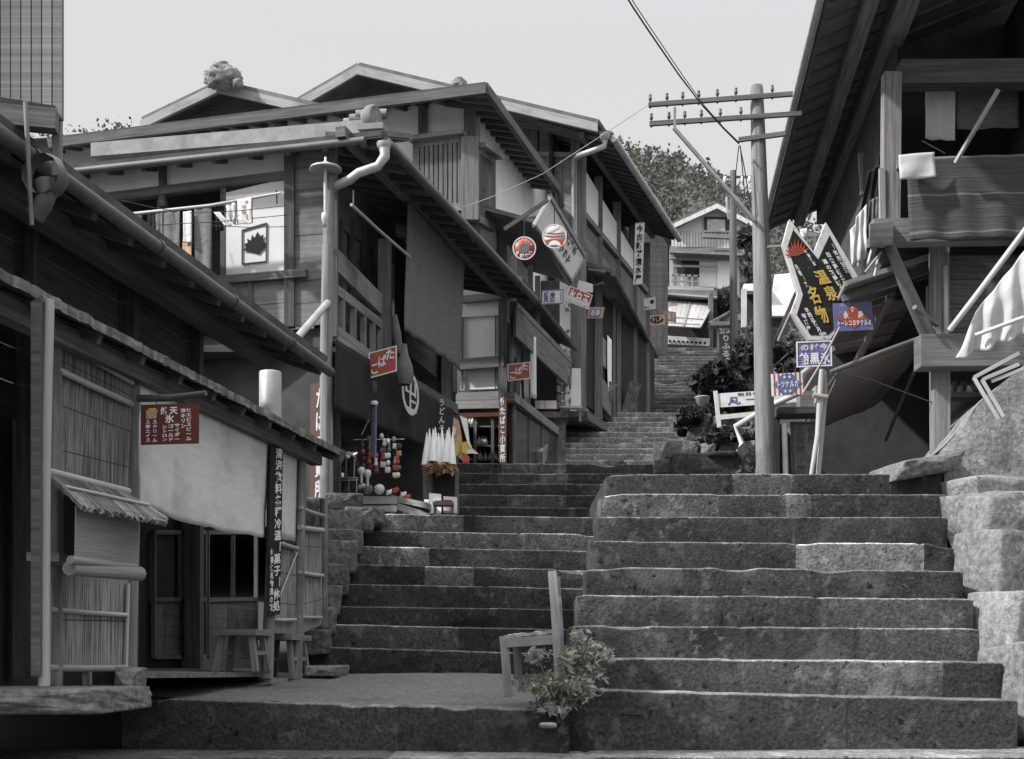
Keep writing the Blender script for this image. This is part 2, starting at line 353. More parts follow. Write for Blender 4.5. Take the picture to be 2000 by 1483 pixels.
# ------------------------------------------------------------------ lettering
GL = {}
def glyph(ch):
    if ch not in GL:
        c = bpy.data.curves.new("glyph", 'FONT'); c.body = ch; c.offset = .028; c.resolution_u = 2
        o = bpy.data.objects.new("glyph", c); COL.objects.link(o)
        me = bpy.data.meshes.new_from_object(o.evaluated_get(bpy.context.evaluated_depsgraph_get()))
        GL[ch] = ([v.co.copy() for v in me.vertices], [tuple(p.vertices) for p in me.polygons])
        bpy.data.objects.remove(o); bpy.data.curves.remove(c); bpy.data.meshes.remove(me)
    return GL[ch]
def letter(mb, ch, fn, u0, v0, u1, v1):      # fn(u,v)->3D ; cell u0..u1 left to right, v0 bottom .. v1 top
    vs, fs = glyph(ch)
    if not vs: return
    xs = [p.x for p in vs]; x0 = min(0, min(xs)); x1 = max(1, max(xs))
    if max(xs) - min(xs) < .7 and ord(ch) < 256: x0, x1 = min(xs) - .05, max(xs) + .05
    q = [fn(u0 + (u1 - u0) * (p.x - x0) / (x1 - x0), v0 + (v1 - v0) * (p.y + .12) / 1.0) for p in vs]
    b = len(mb.v); mb.v += q
    for f in fs: mb.f.append(tuple(b + i for i in f)); mb.uv.append([(q[i].x, q[i].z) for i in f]); mb.t.append(1); mb.sm.append(False)
def column(mb, s, fn, u0, u1, v1, v0):       # vertical writing from v1 down to v0
    n = len(s); h = (v1 - v0) / n
    for i, ch in enumerate(s): letter(mb, ch, fn, u0, v1 - (i + 1) * h + h * .04, u1, v1 - i * h - h * .04)
def row(mb, s, fn, u0, u1, v0, v1):
    n = len(s); w_ = (u1 - u0) / n
    for i, ch in enumerate(s): letter(mb, ch, fn, u0 + i * w_ + w_ * .04, v0, u0 + (i + 1) * w_ - w_ * .04, v1)
class Board:
    """flat board given by top-left, top-right, bottom-left corners (3D); u,v in 0..1, v up"""
    def __init__(s, tl, tr, bl, name, label, cat, mface, th=.02, border=None, bw=.04, group=None, parent=None, root=None):
        s.tl, s.tr, s.bl = V(tl), V(tr), V(bl); s.n = (s.tr - s.tl).cross(s.tl - s.bl).normalized()
        if s.n.y > .2: s.n = -s.n
        br = s.tr + s.bl - s.tl
        s.o = root or thing(name, label, cat, (s.bl + br) / 2, group)
        mb = MB(); mb.slab(s.bl, br, s.tr, s.tl, -th, 1, s.n); s.b = mb.build("board", mface, s.o)
        if border:
            f = MB(); w1 = (s.tr - s.tl).length; h1 = (s.tl - s.bl).length; bu = bw / w1; bv = bw / h1
            for a in ((0, 0, 1, bv), (0, 1 - bv, 1, 1), (0, bv, bu, 1 - bv), (1 - bu, bv, 1, 1 - bv)):
                f.slab(s.at(a[0], a[1], 0), s.at(a[2], a[1], 0), s.at(a[2], a[3], 0), s.at(a[0], a[3], 0), .006, 1, s.n)
            f.build("border", border, s.o)
    def at(s, u, v, e=.004): return s.bl + (s.tr - s.tl) * u + (s.tl - s.bl) * v + s.n * e
    def fn(s, e=.004): return lambda u, v: s.at(u, v, e)
    def rect(s, mb, u0, v0, u1, v1, e=.003, t=1): mb.face([s.at(u0, v0, e), s.at(u1, v0, e), s.at(u1, v1, e), s.at(u0, v1, e)], None, t); return mb
    def poly(s, mb, pts, e=.003): mb.face([s.at(u, v, e) for u, v in pts]); return mb
    def lett(s, mb, mt, name="lettering", par=None): return mb.build(name, mt, par or s.o)
# ================================================================== GROUND
def smooth(a, b, x): x = max(0, min(1, (x - a) / (b - a))); return x * x * (3 - 2 * x)
def sil(px):                                    # outline of the wooded ridge
    pts = [(-400, 236), (60, 243), (300, 236), (520, 205), (600, 196), (640, 240), (1150, 330), (1185, 268), (1240, 292), (1330, 308), (1390, 345), (1480, 395), (1560, 430), (3000, 520)]
    pts = [(-9000, 300)] + pts + [(9000, 560)]
    for (a, ya), (b, yb) in zip(pts, pts[1:]):
        if px <= b: return ya + (yb - ya) * (px - a) / (b - a)
    return 520
def gz(x, y):
    z = -1.62 + .95 * smooth(4, 8, y)
    if y > 8: z = -.67 + .55 * smooth(8.0, 8.9, y) * (0 if x > -.2 else 0)
    if y > 11: z += (1.55) * smooth(11, 15, y)
    if y > 15: z += .24 * (min(y, 40) - 15)
    if y > 40:
        zt = (HY - sil(CX + F * x / 105) - 128) / F * 105
        z += (zt - z) * smooth(40, 105, y)
    if y > 112: z -= 15 * smooth(112, 240, y)
    if x > 5 and y > 12: z += 1.6 * smooth(5, 12, x) * smooth(12, 20, y)
    return z
def arange(a, b, s):
    r = []
    while a < b: r.append(a); a += s
    return r
ys = arange(-400, -10, 60) + arange(-10, 6, 2) + arange(6, 16, .5) + arange(16, 44, 2) + arange(44, 130, 5) + arange(130, 900, 60)
xs = arange(-600, -40, 60) + arange(-40, 60, 4) + arange(60, 700, 60)
mb = MB(); mb.grid([[(x, y, gz(x, y) + .15 * noise.noise(V((x * .4, y * .4, 0))) * (1 if y > 9 else .2)) for x in xs] for y in ys])
tag(mb.build("ground", M['hill']), kind="structure")

# ------------------------------------------------------------------ stone steps
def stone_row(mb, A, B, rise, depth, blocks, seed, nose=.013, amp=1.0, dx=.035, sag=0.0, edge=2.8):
    """one step: A,B front top ends; blocks = [(end fraction, tint)]"""
    A, B = V(A), V(B); L = (B - A).length; n = max(8, int(L / dx)); ex = (B - A) / L
    prof = [(0.012, -rise - .06), (.01, -rise * .85), (.004, -rise * .65), (0, -rise * .45), (0, -rise * .28), (0, -nose * 1.6)]
    prof += [(nose * (1 - math.cos(a)), -nose * (1 - math.sin(a))) for a in (0.3, .8, 1.2, 1.57)] + [(depth * .35, .004), (depth * .7, .002), (depth, 0), (depth + .12, -.01)]
    bl = []; f0 = 0
    for k, (f1, tt) in enumerate(blocks):
        tt = 1 + (tt - 1) * 1.35 if tt > 1 else tt; g_ = random.Random(seed * 31 + k); bl.append((f0, f1, tt, g_.uniform(-.003, .004), g_.uniform(-.008, .008))); f0 = f1
    cols = []; tints = []
    for i in range(n + 1):
        u = i / n; b = next((q for q in bl if u <= q[1] + 1e-6), bl[-1])
        ed = min(abs(u - b[0]), abs(b[1] - u)) * L
        joint = max(0, 1 - ed / .028) if (0.02 < u < .98) else max(0, 1 - ed / .05) * 1.2
        row = []
        for j, (py, pz) in enumerate(prof):
            p = A + ex * (u * L)
            q = V((p.x * 2.3, pz * 3 + seed * 9.1, py * 3)); k1 = noise.noise(q) * .008 + noise.noise(q * 4.3) * .006 + noise.noise(q * 13) * .004
            chip = max(0, noise.noise(V((p.x * 1.9, seed * 5.3, 1))) - .28) * .11 if 4 < j < 11 else 0
            k1 *= amp
            y = py + b[4] + k1 + joint * .014 + chip * .6
            z = pz + b[3] + (k1 * .55 if j > 5 else 0) - joint * .010 * (j > 6) - chip * (j > 4) - sag * 4 * u * (1 - u)
            row.append(p + V((0, y, z)))
        cols.append(row); tints.append(b[2])
    rows = [[cols[i][j] for i in range(n + 1)] for j in range(len(prof))]
    mb.grid(rows, lambda j, i: tints[i] * (1 if j < 6 else edge * (1 + .2 * noise.noise(V((i * .21, seed, j))))), True)   # treads paler from wear, with a sky-lit nose edge painted in
    for e in (0, n):                                     # end caps
        c = cols[e]; bk = c[-1] + V((0, 0, -rise))
        pts = c + [bk]
        mb.face(pts if e else list(reversed(pts)), None, tints[e])
def rb(seed, lo=.7, hi=1.2, ln=(.16, .4)):
    g_ = random.Random(seed); r = []; f = 0
    while f < 1:
        f = min(1, f + g_.uniform(*ln)); r.append((1 if f > .93 else f, g_.choice([.62, .8, .9, 1.0, 1.15, hi])))
        if f > .93: break
    return r
# big right-hand flight: photo rows (left x,y) -> (right x,y)
D0, TR = 8.2, .42
RR = [((1105, 1347), (1990, 1367)), ((1120, 1284), (1960, 1293)), ((1112, 1222), (1915, 1227)), ((1128, 1162), (1903, 1170)), ((1146, 1107), (1882, 1115)),
      ((1153, 1057), (1868, 1062)), ((1167, 1010), (1852, 1011)), ((1174, 965), (1856, 966)), ((1184, 926), (1842, 925))]
RB = [[(.3, 1.0), (.62, 1.1), (1, .8)], [(.38, 1.1), (.62, 1.5), (.86, 1.7), (1, .8)], [(.42, 1.2), (.7, .9), (1, 1.25)], [(.36, 1.15), (.6, .95), (1, 1.35)],
      [(.30, .8), (.62, 1.0), (1, .85)], [(.13, .9), (.56, .85), (.90, 2.6), (1, .5)], [(.13, 1.0), (.19, 1.2), (.55, .8), (1, .65)], [(.33, 1.7), (.52, 1.0), (.60, 1.5), (1, .7)],
      [(.24, .8), (.37, .75), (.55, 1.4), (1, .75)]]
mb = MB(); zprev = None
for i, (a, b) in enumerate(RR):
    D = D0 + TR * i; A = P(*a, D); B = P(*b, D)
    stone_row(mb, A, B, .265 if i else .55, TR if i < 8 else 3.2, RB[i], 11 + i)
for i, (a, b) in enumerate(RR):                        # body of the flight under the treads
    D = D0 + TR * i; D2 = D + TR if i < 8 else D + 3.2
    for q, e in ((a, .02), (b, -.02)):
        A = P(*q, D) + V((e, .03, -.03)); mb.face([A, V((A.x, D2, A.z)), V((A.x, D2, -1.4)), V((A.x, A.y, -1.4))])
tag(mb.build("steps", M['stone']), kind="structure")
# left-hand flight
DL, TL = 11.3, .315
LL = [((590, 1263), (1130, 1278)), ((618, 1219), (1140, 1230)), ((642, 1184), (1145, 1191)), ((652, 1141), (1150, 1150)), ((668, 1102), (1160, 1112)),
      ((690, 1067), (1166, 1077)), ((694, 1036), (1180, 1044)), ((708, 1003), (1190, 1011))]
LB = [[(.5, .7), (1, .9)], [(.28, 1.3), (.52, 1.35), (1, .7)], [(.62, .8), (1, .7)], [(.60, .75), (.8, 1.1), (1, .9)], [(.32, .7), (.52, 2.0), (1, .8)],
      [(.30, 2.1), (.36, .8), (1, .85)], [(.26, .8), (.66, 1.0), (1, 1.5)], [(.06, .8), (.40, 1.9), (.45, .7), (1, .85)]]
mb = MB()
for i, (a, b) in enumerate(LL):
    D = DL + TL * i; A = P(*a, D); B = P(*b, D)
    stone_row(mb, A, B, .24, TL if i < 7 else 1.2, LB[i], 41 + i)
tag(mb.build("steps", M['stone']), kind="structure")
# short middle flight up to the landing
mb = MB()
MBk = [rb(60), [(.25, 1.5), (.5, .7), (.8, .8), (1, 1.8)], rb(62), [(.5, .7), (1, .8)], [(.45, 1.7), (.8, .7), (1, 1.0)]][:5]
for i in range(5):
    z = 1.7 + .2 * i; D = 14.54 + .54 * i; yy = HY - z / D * F
    A = P(876, yy - 1, D); B = P(1330, yy + 1, D)
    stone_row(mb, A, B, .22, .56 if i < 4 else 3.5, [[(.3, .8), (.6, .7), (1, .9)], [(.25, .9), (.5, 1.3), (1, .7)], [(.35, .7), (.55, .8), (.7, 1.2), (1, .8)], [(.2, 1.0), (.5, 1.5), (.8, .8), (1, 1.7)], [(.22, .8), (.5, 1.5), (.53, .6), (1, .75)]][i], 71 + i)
tag(mb.build("steps", M['stone']), kind="structure")
# long upper flights climbing out of sight
mb = MB()
for i in range(14):
    z = 2.5 + .155 * (i + 1); D = 20.0 + .37 * i
    xl = .33 + .14 * (D - 21.2); A = V((xl, D, z)); B = V((3.4 + .2 * (D - 20), D, z))
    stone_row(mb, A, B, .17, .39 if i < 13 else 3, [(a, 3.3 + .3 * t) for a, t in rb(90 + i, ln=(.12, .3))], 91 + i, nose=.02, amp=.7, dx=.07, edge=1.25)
tag(mb.build("steps", M['stone']), kind="structure")
mb = MB()
for i in range(23):
    z = 4.67 + .164 * (i + 1); D = 27.3 + .38 * i
    A = V((1.95 + .216 * (D - 27.3), D, z)); B = V((4.3 + .24 * (D - 27), D, z))
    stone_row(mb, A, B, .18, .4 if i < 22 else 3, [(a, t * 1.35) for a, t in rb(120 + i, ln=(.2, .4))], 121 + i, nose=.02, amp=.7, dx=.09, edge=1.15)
tag(mb.build("steps", M['stone']), kind="structure")
# kerb and packed-earth landing in front of the stall
mb = MB()
stone_row(mb, P(236, 1361, 8.45), P(1112, 1389, 8.05), .5, .34, [(.35, .8), (.62, 1.1), (.66, .8), (1, .95)], 151)
tag(mb.build("kerb", M['stone']), kind="structure")
mb = MB()
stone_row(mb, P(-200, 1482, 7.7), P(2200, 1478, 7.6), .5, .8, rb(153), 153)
tag(mb.build("steps", M['stone']), kind="structure")
mb = MB(); nx, ny = 70, 40; rows = []
for j in range(ny + 1):
    v = j / ny; row_ = []
    for i in range(nx + 1):
        u = i / nx; x = -5.2 + u * 6.0
        y0 = 8.62 - .38 * (x + 2.48) / 2.83 if x > -2.4 else 4.5
        y = y0 + (12.2 - y0) * v
        zk = -.222 - .077 * max(0, min(1.1, (x + 2.48) / 2.83)); zf = zk + (-.09 - zk) * smooth(8.3, 11.4, y) ** .8
        row_.append((x, y, zf + .012 * noise.noise(V((x * 2, y * 2, 1))) + .008 * noise.noise(V((x * 9, y * 9, 1)))))
    rows.append(row_)
mb.grid(rows); tag(mb.build("terrace", M['earth']), kind="structure")
# platforms (earth and stone) at the shop and at the top of the right-hand flight
mb = MB(); mb.grid([[(x, y, 1.40 + .1 * noise.noise(V((x, y, 0))) * .2) for x in arange(-6, -.3, .3)] for y in arange(13.6, 19, .3)])
tag(mb.build("terrace", M['earth']), kind="structure")
mb = MB(); mb.grid([[(x, y, 1.63 + .025 * noise.noise(V((x * 2, y * 2, 0)))) for x in arange(.85, 9, .3)] for y in arange(12.2, 17.5, .3)])
tag(mb.build("terrace", M['earth']), kind="structure")
# shop-side retaining rubble under the shop terrace
# ================================================================== LOW HOUSE AND REED STALL (left foreground)
K1 = .172
st = SP(-3.444, K1)                                   # front plane of the stall
hz = SP(-4.55, K1)                                    # front wall of the house behind
def LINE(Xe, k, D, z): return V((Xe + k * D, D, z))
h1 = thing("low_house", "dark low house with a long eave and gutter over the reed stall", "house", LINE(-4.6, K1, 9, -.1))
E0, E1 = 5.2, 11.6
mb = MB(); n_ = V((.32, -.05, .95))
a, b = LINE(-3.62, K1, E0, 2.60), LINE(-3.62, K1, E1, 2.60); up = V((-3.4, .58, 1.25))
mb.slab(a, b, b + up, a + up, .07, 1)
mb.build("roof", M['tile'], h1)
mb = MB()
for i in range(15):                                    # rafters and the purlin under the eave
    D = E0 + .1 + i * .45; p = LINE(-3.66, K1, D, 2.545); mb.beam(p, p + up * .36, .06, .075)
for z_, X_ in ((2.72, -4.1), (2.92, -4.75)): mb.beam(LINE(X_, K1, E0, z_ - .1), LINE(X_, K1, E1 - .1, z_ - .1), .12, .13)
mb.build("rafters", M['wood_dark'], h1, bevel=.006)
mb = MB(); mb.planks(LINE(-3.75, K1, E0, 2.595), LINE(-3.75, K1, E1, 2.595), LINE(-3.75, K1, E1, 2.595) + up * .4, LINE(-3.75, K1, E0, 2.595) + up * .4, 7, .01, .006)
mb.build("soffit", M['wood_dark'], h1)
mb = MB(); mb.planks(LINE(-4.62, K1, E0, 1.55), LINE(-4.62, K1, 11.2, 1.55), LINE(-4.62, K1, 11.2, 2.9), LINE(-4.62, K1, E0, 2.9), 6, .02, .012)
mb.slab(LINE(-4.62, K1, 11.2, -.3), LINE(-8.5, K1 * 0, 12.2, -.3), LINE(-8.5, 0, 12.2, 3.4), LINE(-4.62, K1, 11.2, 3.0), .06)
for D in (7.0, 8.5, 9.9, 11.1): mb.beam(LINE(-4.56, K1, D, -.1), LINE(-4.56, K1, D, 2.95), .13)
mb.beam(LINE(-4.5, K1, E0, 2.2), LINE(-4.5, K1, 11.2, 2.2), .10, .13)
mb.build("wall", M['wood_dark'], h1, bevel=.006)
mb = MB()
gp = [LINE(-3.585, K1, D, 2.565 - .004 * (D - 5)) for D in (5.2, 6.75, 8.2, 9.4, 10.6, 11.62)]
mb.tube(gp, .045, 10)
for p in gp[1:-1]: mb.lathe(p + V((0, -.02, 0)), [(.049, -.02), (.053, 0), (.049, .02)], 10, 1, (K1, 1, 0))
mb.lathe(P(88, 345, 6.6), [(.10, -.05), (.115, .0), (.10, .05)], 12, 1, (K1, 1, 0))
mb.tube([P(86, 352, 6.6), P(92, 380, 6.6), P(84, 400, 6.6), P(66, 425, 6.6)], .05, 8)
mb.build("gutter", M['tin'], h1)
# back wall and floor of the dark room behind the stall
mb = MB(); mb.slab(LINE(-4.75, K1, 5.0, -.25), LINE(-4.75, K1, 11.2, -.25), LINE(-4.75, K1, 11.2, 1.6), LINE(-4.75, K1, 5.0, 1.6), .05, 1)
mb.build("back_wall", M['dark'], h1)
mb = MB()
for x0, x1 in ((300, 400), (405, 500)):
    q = SP(-4.66, K1)
    A, B = q(x0, 1283), q(x1, 1283); C, D_ = q(x1, 1170), q(x0, 1172)
    mb.planks(A, D_, C, B, 5, .015, .004)
    T0, T1 = q(x0, 1040), q(x1, 1040)
    for e in ((A, T0), (B, T1), (T0, T1), (D_, C), (A, B), ((D_ + C) / 2, (T0 + T1) / 2)): mb.beam(e[0], e[1], .035)
mb.build("door", M['wood'], h1, bevel=.004)

stl = thing("reed_stall", "low lean-to stall of reed screens under a bark-edged eave", "stall", st(330, 1325))
mb = MB(); e0, e1 = 5.0, 10.82
a, b = LINE(-3.22, K1, e0, 1.69), LINE(-3.22, K1, e1, 1.69); up2 = V((-1.30, .2, .52))
gx = random.Random(3); rows = []
for j in range(7):
    rows.append([a.lerp(b, i / 150) + up2 * (j / 6) + V((gx.uniform(-.006, .010), 0, gx.uniform(-.004, .004) + .025)) for i in range(151)])
mb.grid(rows, lambda j, i: gx.uniform(.7, 1.3), False)
under = [[p - V((0, 0, .05)) for p in r] for r in rows]; mb.grid(list(reversed(under)), .5, False)
mb.grid([under[0], rows[0]], lambda j, i: gx.uniform(.6, 1.5), False)
mb.grid([[r[-1] for r in rows], [r[-1] for r in under]], 1, False)
mb.build("roof", M['bark'], stl)
mb = MB()
mb.beam(LINE(-3.40, K1, e0, 1.63), LINE(-3.40, K1, e1 - .15, 1.63), .09, .10)
for i in range(12):
    D = e0 + .3 + i * .49; p = LINE(-3.26, K1, D, 1.645); mb.beam(p, p + up2 * .95, .045, .05)
mb.beam(LINE(-3.2, K1, e1 - .1, 1.66), LINE(-3.2, K1, e1 - .1, 1.66) + V((-1.0, .15, .4)), .05, .1)
mb.build("rafters", M['wood_dark'], stl)
posts = [((104, 1340), (104, 640), .085), ((253, 1336), (262, 742), .075), ((521, 1326), (534, 845), .085), ((578, 1327), (588, 885), .085), ((631, 1226), (632, 975), .07)]
for (x0, y0), (x1, y1), r in posts:
    mb = MB(); A, B = st(x0, y0), st(x1, y1); C = (A + B) / 2 + V((.008, 0, 0)); mb.tube([A, A.lerp(C, .5), C, C.lerp(B, .5), B], [r * .55, r * .5, r * .48, r * .5, r * .46], 9)
    mb.build("post", M['wood'], stl)
mb = MB(); mb.tube([P(86, 1340, 6.0), P(88, 900, 6.0), P(97, 585, 6.0)], [.026, .025, .022], 9); mb.build("bamboo_post", M['bamboo'], stl)
mb = MB(); mb.planks(P(60, 1320, 5.95), P(60, 590, 5.95), P(82, 575, 5.95), P(80, 1320, 5.95), 1, .03); mb.build("side_post", M['wood_dark'], stl)
def screen(name, quad, label=None, t=1.0, off=0, nsub=1):
    p = [st(x, y, off) for x, y in quad]; mb = MB()       # quad bl, tl, tr, br : reeds run bl->tl
    n = 14
    rows = [[p[0].lerp(p[1], j / 6).lerp(p[3].lerp(p[2], j / 6), i / n) + V((.006 * noise.noise(V((i, j, 1))), 0, 0)) for j in range(7)] for i in range(n + 1)]
    mb.grid(rows, lambda i, j: t * (1 + .12 * noise.noise(V((i * .7, t * 9, 0)))), False)
    o = mb.build(name, M['reed'], stl, solid=.012)
    if label: o["label"] = label
screen("reed_screen", [(95, 965), (108, 655), (257, 740), (250, 985)], t=.62)
screen("reed_screen", [(97, 1302), (100, 1120), (250, 1128), (246, 1300)], t=.95)
screen("reed_screen", [(529, 1238), (533, 1055), (578, 1068), (576, 1240)], t=.9)
screen("reed_screen", [(584, 1240), (588, 1030), (628, 1036), (627, 1222)], t=.95)
mb = MB()
for (x0, y0), (x1, y1), r in (((96, 1190), (249, 1202), .014), ((94, 1305), (246, 1305), .02), ((98, 1128), (94, 1338), .012), ((250, 1140), (245, 1338), .012), ((112, 722), (258, 790), .018), ((110, 660), (258, 748), .016),
                              ((528, 1210), (577, 1211), .014), ((584, 1205), (628, 1206), .013), ((533, 1056), (581, 1072), .018), ((585, 1030), (630, 1036), .022), ((585, 1118), (630, 1125), .018), ((586, 992), (632, 1008), .016), ((541, 1178), (580, 1080), .008)):
    mb.tube([st(x0, y0, .025), st((x0 + x1) / 2, (y0 + y1) / 2 + 1, .028), st(x1, y1, .025)], r, 7, rnd.uniform(.7, 1.1))
mb.build("rail", M['bamboo'], stl)
mb = MB()
for x in (98, 170, 243): mb.beam(st(x, 1338, .02), st(x, 1308, .02), .04)
mb.beam(st(92, 1308, -.1), st(246, 1307, -.1), .04, .03); mb.beam(st(520, 1330), st(580, 1330), .03, .05)
mb.build("sill", M['wood'], stl)
# small reed awning, rolled blind and shelf over the counter
aw = thing("reed_awning", "small sloping reed awning jutting out over the stall counter", "awning", st(180, 980))
A, B = st(88, 928, .03), st(251, 968, .03); C, D_ = st(327, 1019, .05) + V((.12, -.35, 0)), st(158, 984, .0) + V((.10, -.30, -.01))
A2, B2, C2, D2 = P(88, 928, 6.45), P(250, 968, 7.1), P(325, 1020, 6.75), P(157, 986, 6.05)
mb = MB(); gx = random.Random(5); n = 90; rows = []
for i in range(n + 1):
    u = i / n; t = A2.lerp(B2, u); d = D2.lerp(C2, u); d = t.lerp(d, 1 + gx.uniform(-.03, .04)); k = gx.uniform(-.006, .006)
    rows.append([t.lerp(d, j / 3) + V((0, 0, k - .012 * (j == 3))) for j in range(4)])
for i in range(n): mb.grid([rows[i], rows[i + 1]], gx.uniform(.65, 1.35), False)
mb.build("thatch", M['reed'], aw, solid=.025)
mb = MB(); mb.tube([A2.lerp(B2, -.0) + V((0, 0, .02)), B2 + V((0, 0, .02))], .022, 7); mb.tube([A2.lerp(D2, .55) + V((0, 0, .02)), B2.lerp(C2, .55) + V((0, 0, .025))], .01, 6); mb.tube([B2, C2 + V((0, 0, .015))], .012, 6)
mb.build("pole", M['bamboo'], aw)
bl = thing("rolled_blind", "half rolled-up fine reed blind hanging below the small awning", "blind", P(205, 1110, 6.5))
q = [P(148, 988, 6.12), P(146, 1102, 6.12), P(267, 1110, 6.78), P(272, 1012, 6.78)]
mb = MB(); mb.grid([[q[0].lerp(q[3], i / 10).lerp(q[1].lerp(q[2], i / 10), j / 12) for i in range(11)] for j in range(13)], 1, False); mb.build("slats", M['blind'], bl, solid=.006)
mb = MB(); mb.tube([q[1] + V((-.02, -.02, -.02)), q[2] + V((.02, -.02, -.03))], [.034, .038], 10); mb.tube([q[1] + V((0, -.06, .015)), q[2] + V((.01, -.06, 0))], [.02, .02], 8); mb.build("roll", M['blind'], bl)
mb = MB(); mb.obox(P(112, 1094, 6.5), (.07, .02, 0), (0, .2, 0), (0, 0, .02)); tag(mb.build("shelf_board", M['wood'], bevel=.004), "short thick plank shelf sticking out left of the rolled blind", "shelf")
# foundation slab, boulder, stools
mb = MB(); mb.hull(P(80, 1366, 6.35), (.41, .06, 0), (0, .45, 0), (0, 0, .058), 3, .06, .8, 10, .02); tag(mb.build("foundation_stone", M['rock']), "pale flat foundation slab under the reed stall corner", "stone")
mb = MB(); mb.hull(P(254, 1324, 7.0), (.065, 0, 0), (0, .13, 0), (0, 0, .05), 8, .4); tag(mb.build("stone", M['rock']), "rounded stone at the foot of the lower reed panel", "stone")
mb = MB(); mb.hull(P(632, 1312, 10.6), (.17, 0, 0), (0, .2, 0), (0, 0, .05), 18, .35); tag(mb.build("stone", M['rock']), "low flat stone before the bottom left stair end", "stone")
mb = MB(); mb.slab(st(245, 1325, -.1), st(520, 1322, -.1), st(520, 1310, -1.2) + V((0, 0, -.01)), st(245, 1310, -1.2) + V((0, 0, -.01)), .03); tag(mb.build("floor", M['earth']), kind="structure")
def stool(loc, label, w, d, h, rz=0):
    t = thing("stool", label, "stool", (0, 0, 0)); mb = MB()
    mb.obox((0, 0, h - .02), (w / 2, 0, 0), (0, d / 2, 0), (0, 0, .022)); mb.build("seat", M['wood'], t, bevel=.005)
    for sx in (-1, 1):
        for sy in (-1, 1):
            mb = MB(); mb.beam((sx * w * .46, sy * d * .40, 0), (sx * w * .34, sy * d * .32, h - .042), .04); mb.build("leg", M['wood'], t, bevel=.004)
    mb = MB()
    for sx in (-1, 1): mb.beam((sx * w * .40, -d * .36, h * .45), (sx * w * .40, d * .36, h * .45), .03)
    mb.build("stretcher", M['wood'], t); t.location = loc; t.rotation_euler = (0, 0, rz); return t
stool(P(473, 1312, 9.55), "rough wooden stool standing in the dark stall doorway", .33, .30, .30, -.2)
stool(P(553, 1326, 10.35), "low bench behind the posts below the end reed panels", .30, .6, .34, -.1)
# white curtain, hanging rod, maroon menu, narrow dark banner
cu = thing("curtain", "broad white cloth hung low as a sunshade across the stall front", "curtain", st(400, 1030))
mb = MB(); tl, tr, br_, bl_ = st(270, 748, .03), st(524, 868, .03), st(523, 1050, .03), st(266, 985, .03)
rows = []
for i in range(21):
    v = i / 20; row_ = []
    for j in range(51):
        u = j / 50; p = tl.lerp(tr, u).lerp(bl_.lerp(br_, u), v)
        p = p + V((1, -.17, 0)) * (.02 * v * math.sin(u * 17 + .8 * math.sin(v * 3)) + .018 * v * noise.noise(V((u * 9, v * 2, 4)))) + V((0, 0, -.035 * v * math.sin(u * 3.14) + .012 * v * noise.noise(V((u * 7, 0, 2)))))
        row_.append(p)
    rows.append(row_)
mb.grid(rows); mb.build("cloth", M['white_cloth'], cu, solid=.003)
cu2 = MB(); cu2.cloth(st(545, 875, .0), st(580, 892, .0), st(578, 1058, .0), st(541, 1052, .0), 8, 10, .006, 3, 1); tag(cu2.build("curtain", M['white_cloth'], solid=.003), "narrow white cloth strip between the two right stall posts", "curtain")
mb = MB(); A = st(270, 778, .07); B = P(402, 768, A.y - .15); mb.tube([A, A.lerp(B, .5) + V((0, 0, -.012)), B], [.022, .02, .016], 7)
tag(mb.build("hanging_rod", M['wood_dark']), "thin dark crooked rod holding the maroon menu board", "rod")
sgn = Board(P(275, 791, 7.3), P(388, 788, 7.3), P(275, 869, 7.3), "menu_board", "maroon board with white brushed menu hung on the white curtain", "sign", M['maroon'], .012)
mb = MB(); f = sgn.fn()
column(mb, "ヒエビスビール", f, .78, .88, .90, .06); column(mb, "沖キリン", f, .69, .78, .89, .38)
letter(mb, "天", f, .50, .74, .64, .94); letter(mb, "然", f, .34, .74, .47, .93); letter(mb, "氷", f, .42, .52, .58, .74)
column(mb, "サイダー", f, .58, .68, .52, .06); column(mb, "ゴールド", f, .47, .57, .50, .06); column(mb, "シトロン", f, .37, .46, .48, .06)
column(mb, "アイスクリーム", f, .20, .29, .84, .05); column(mb, "アリス亭エイス", f, .08, .17, .84, .05)
sgn.lett(mb, M['white'])
mb = MB(); sgn.poly(mb, [(.10, .86), (.30, .86), (.27, .72), (.21, .64), (.15, .64), (.10, .74)], .006); sgn.lett(mb, M['orange'], "fruit_picture")
mb = MB(); sgn.poly(mb, [(.13, .90), (.28, .90), (.24, .84), (.17, .84)], .008); sgn.lett(mb, M['yellow'], "leaf_picture")
mb = MB()
for u in (.27, .66): mb.tube([sgn.at(u, .99), sgn.at(u, 1.14)], .003, 5)
mb.build("string", M['wire'], sgn.o)
bn = Board(st(529, 870, .06), st(553, 872, .06), st(523, 1206, .06), "banner", "long narrow black banner with tiny white letters on the stall post", "banner", M['black'], .006)
mb = MB(); column(mb, "清涼飲料各種冷温御菓子御休処", bn.fn(), .36, .92, .99, .02); column(mb, "伊香保名物湯の花", bn.fn(), .08, .36, .40, .03); bn.lett(mb, M['white'])

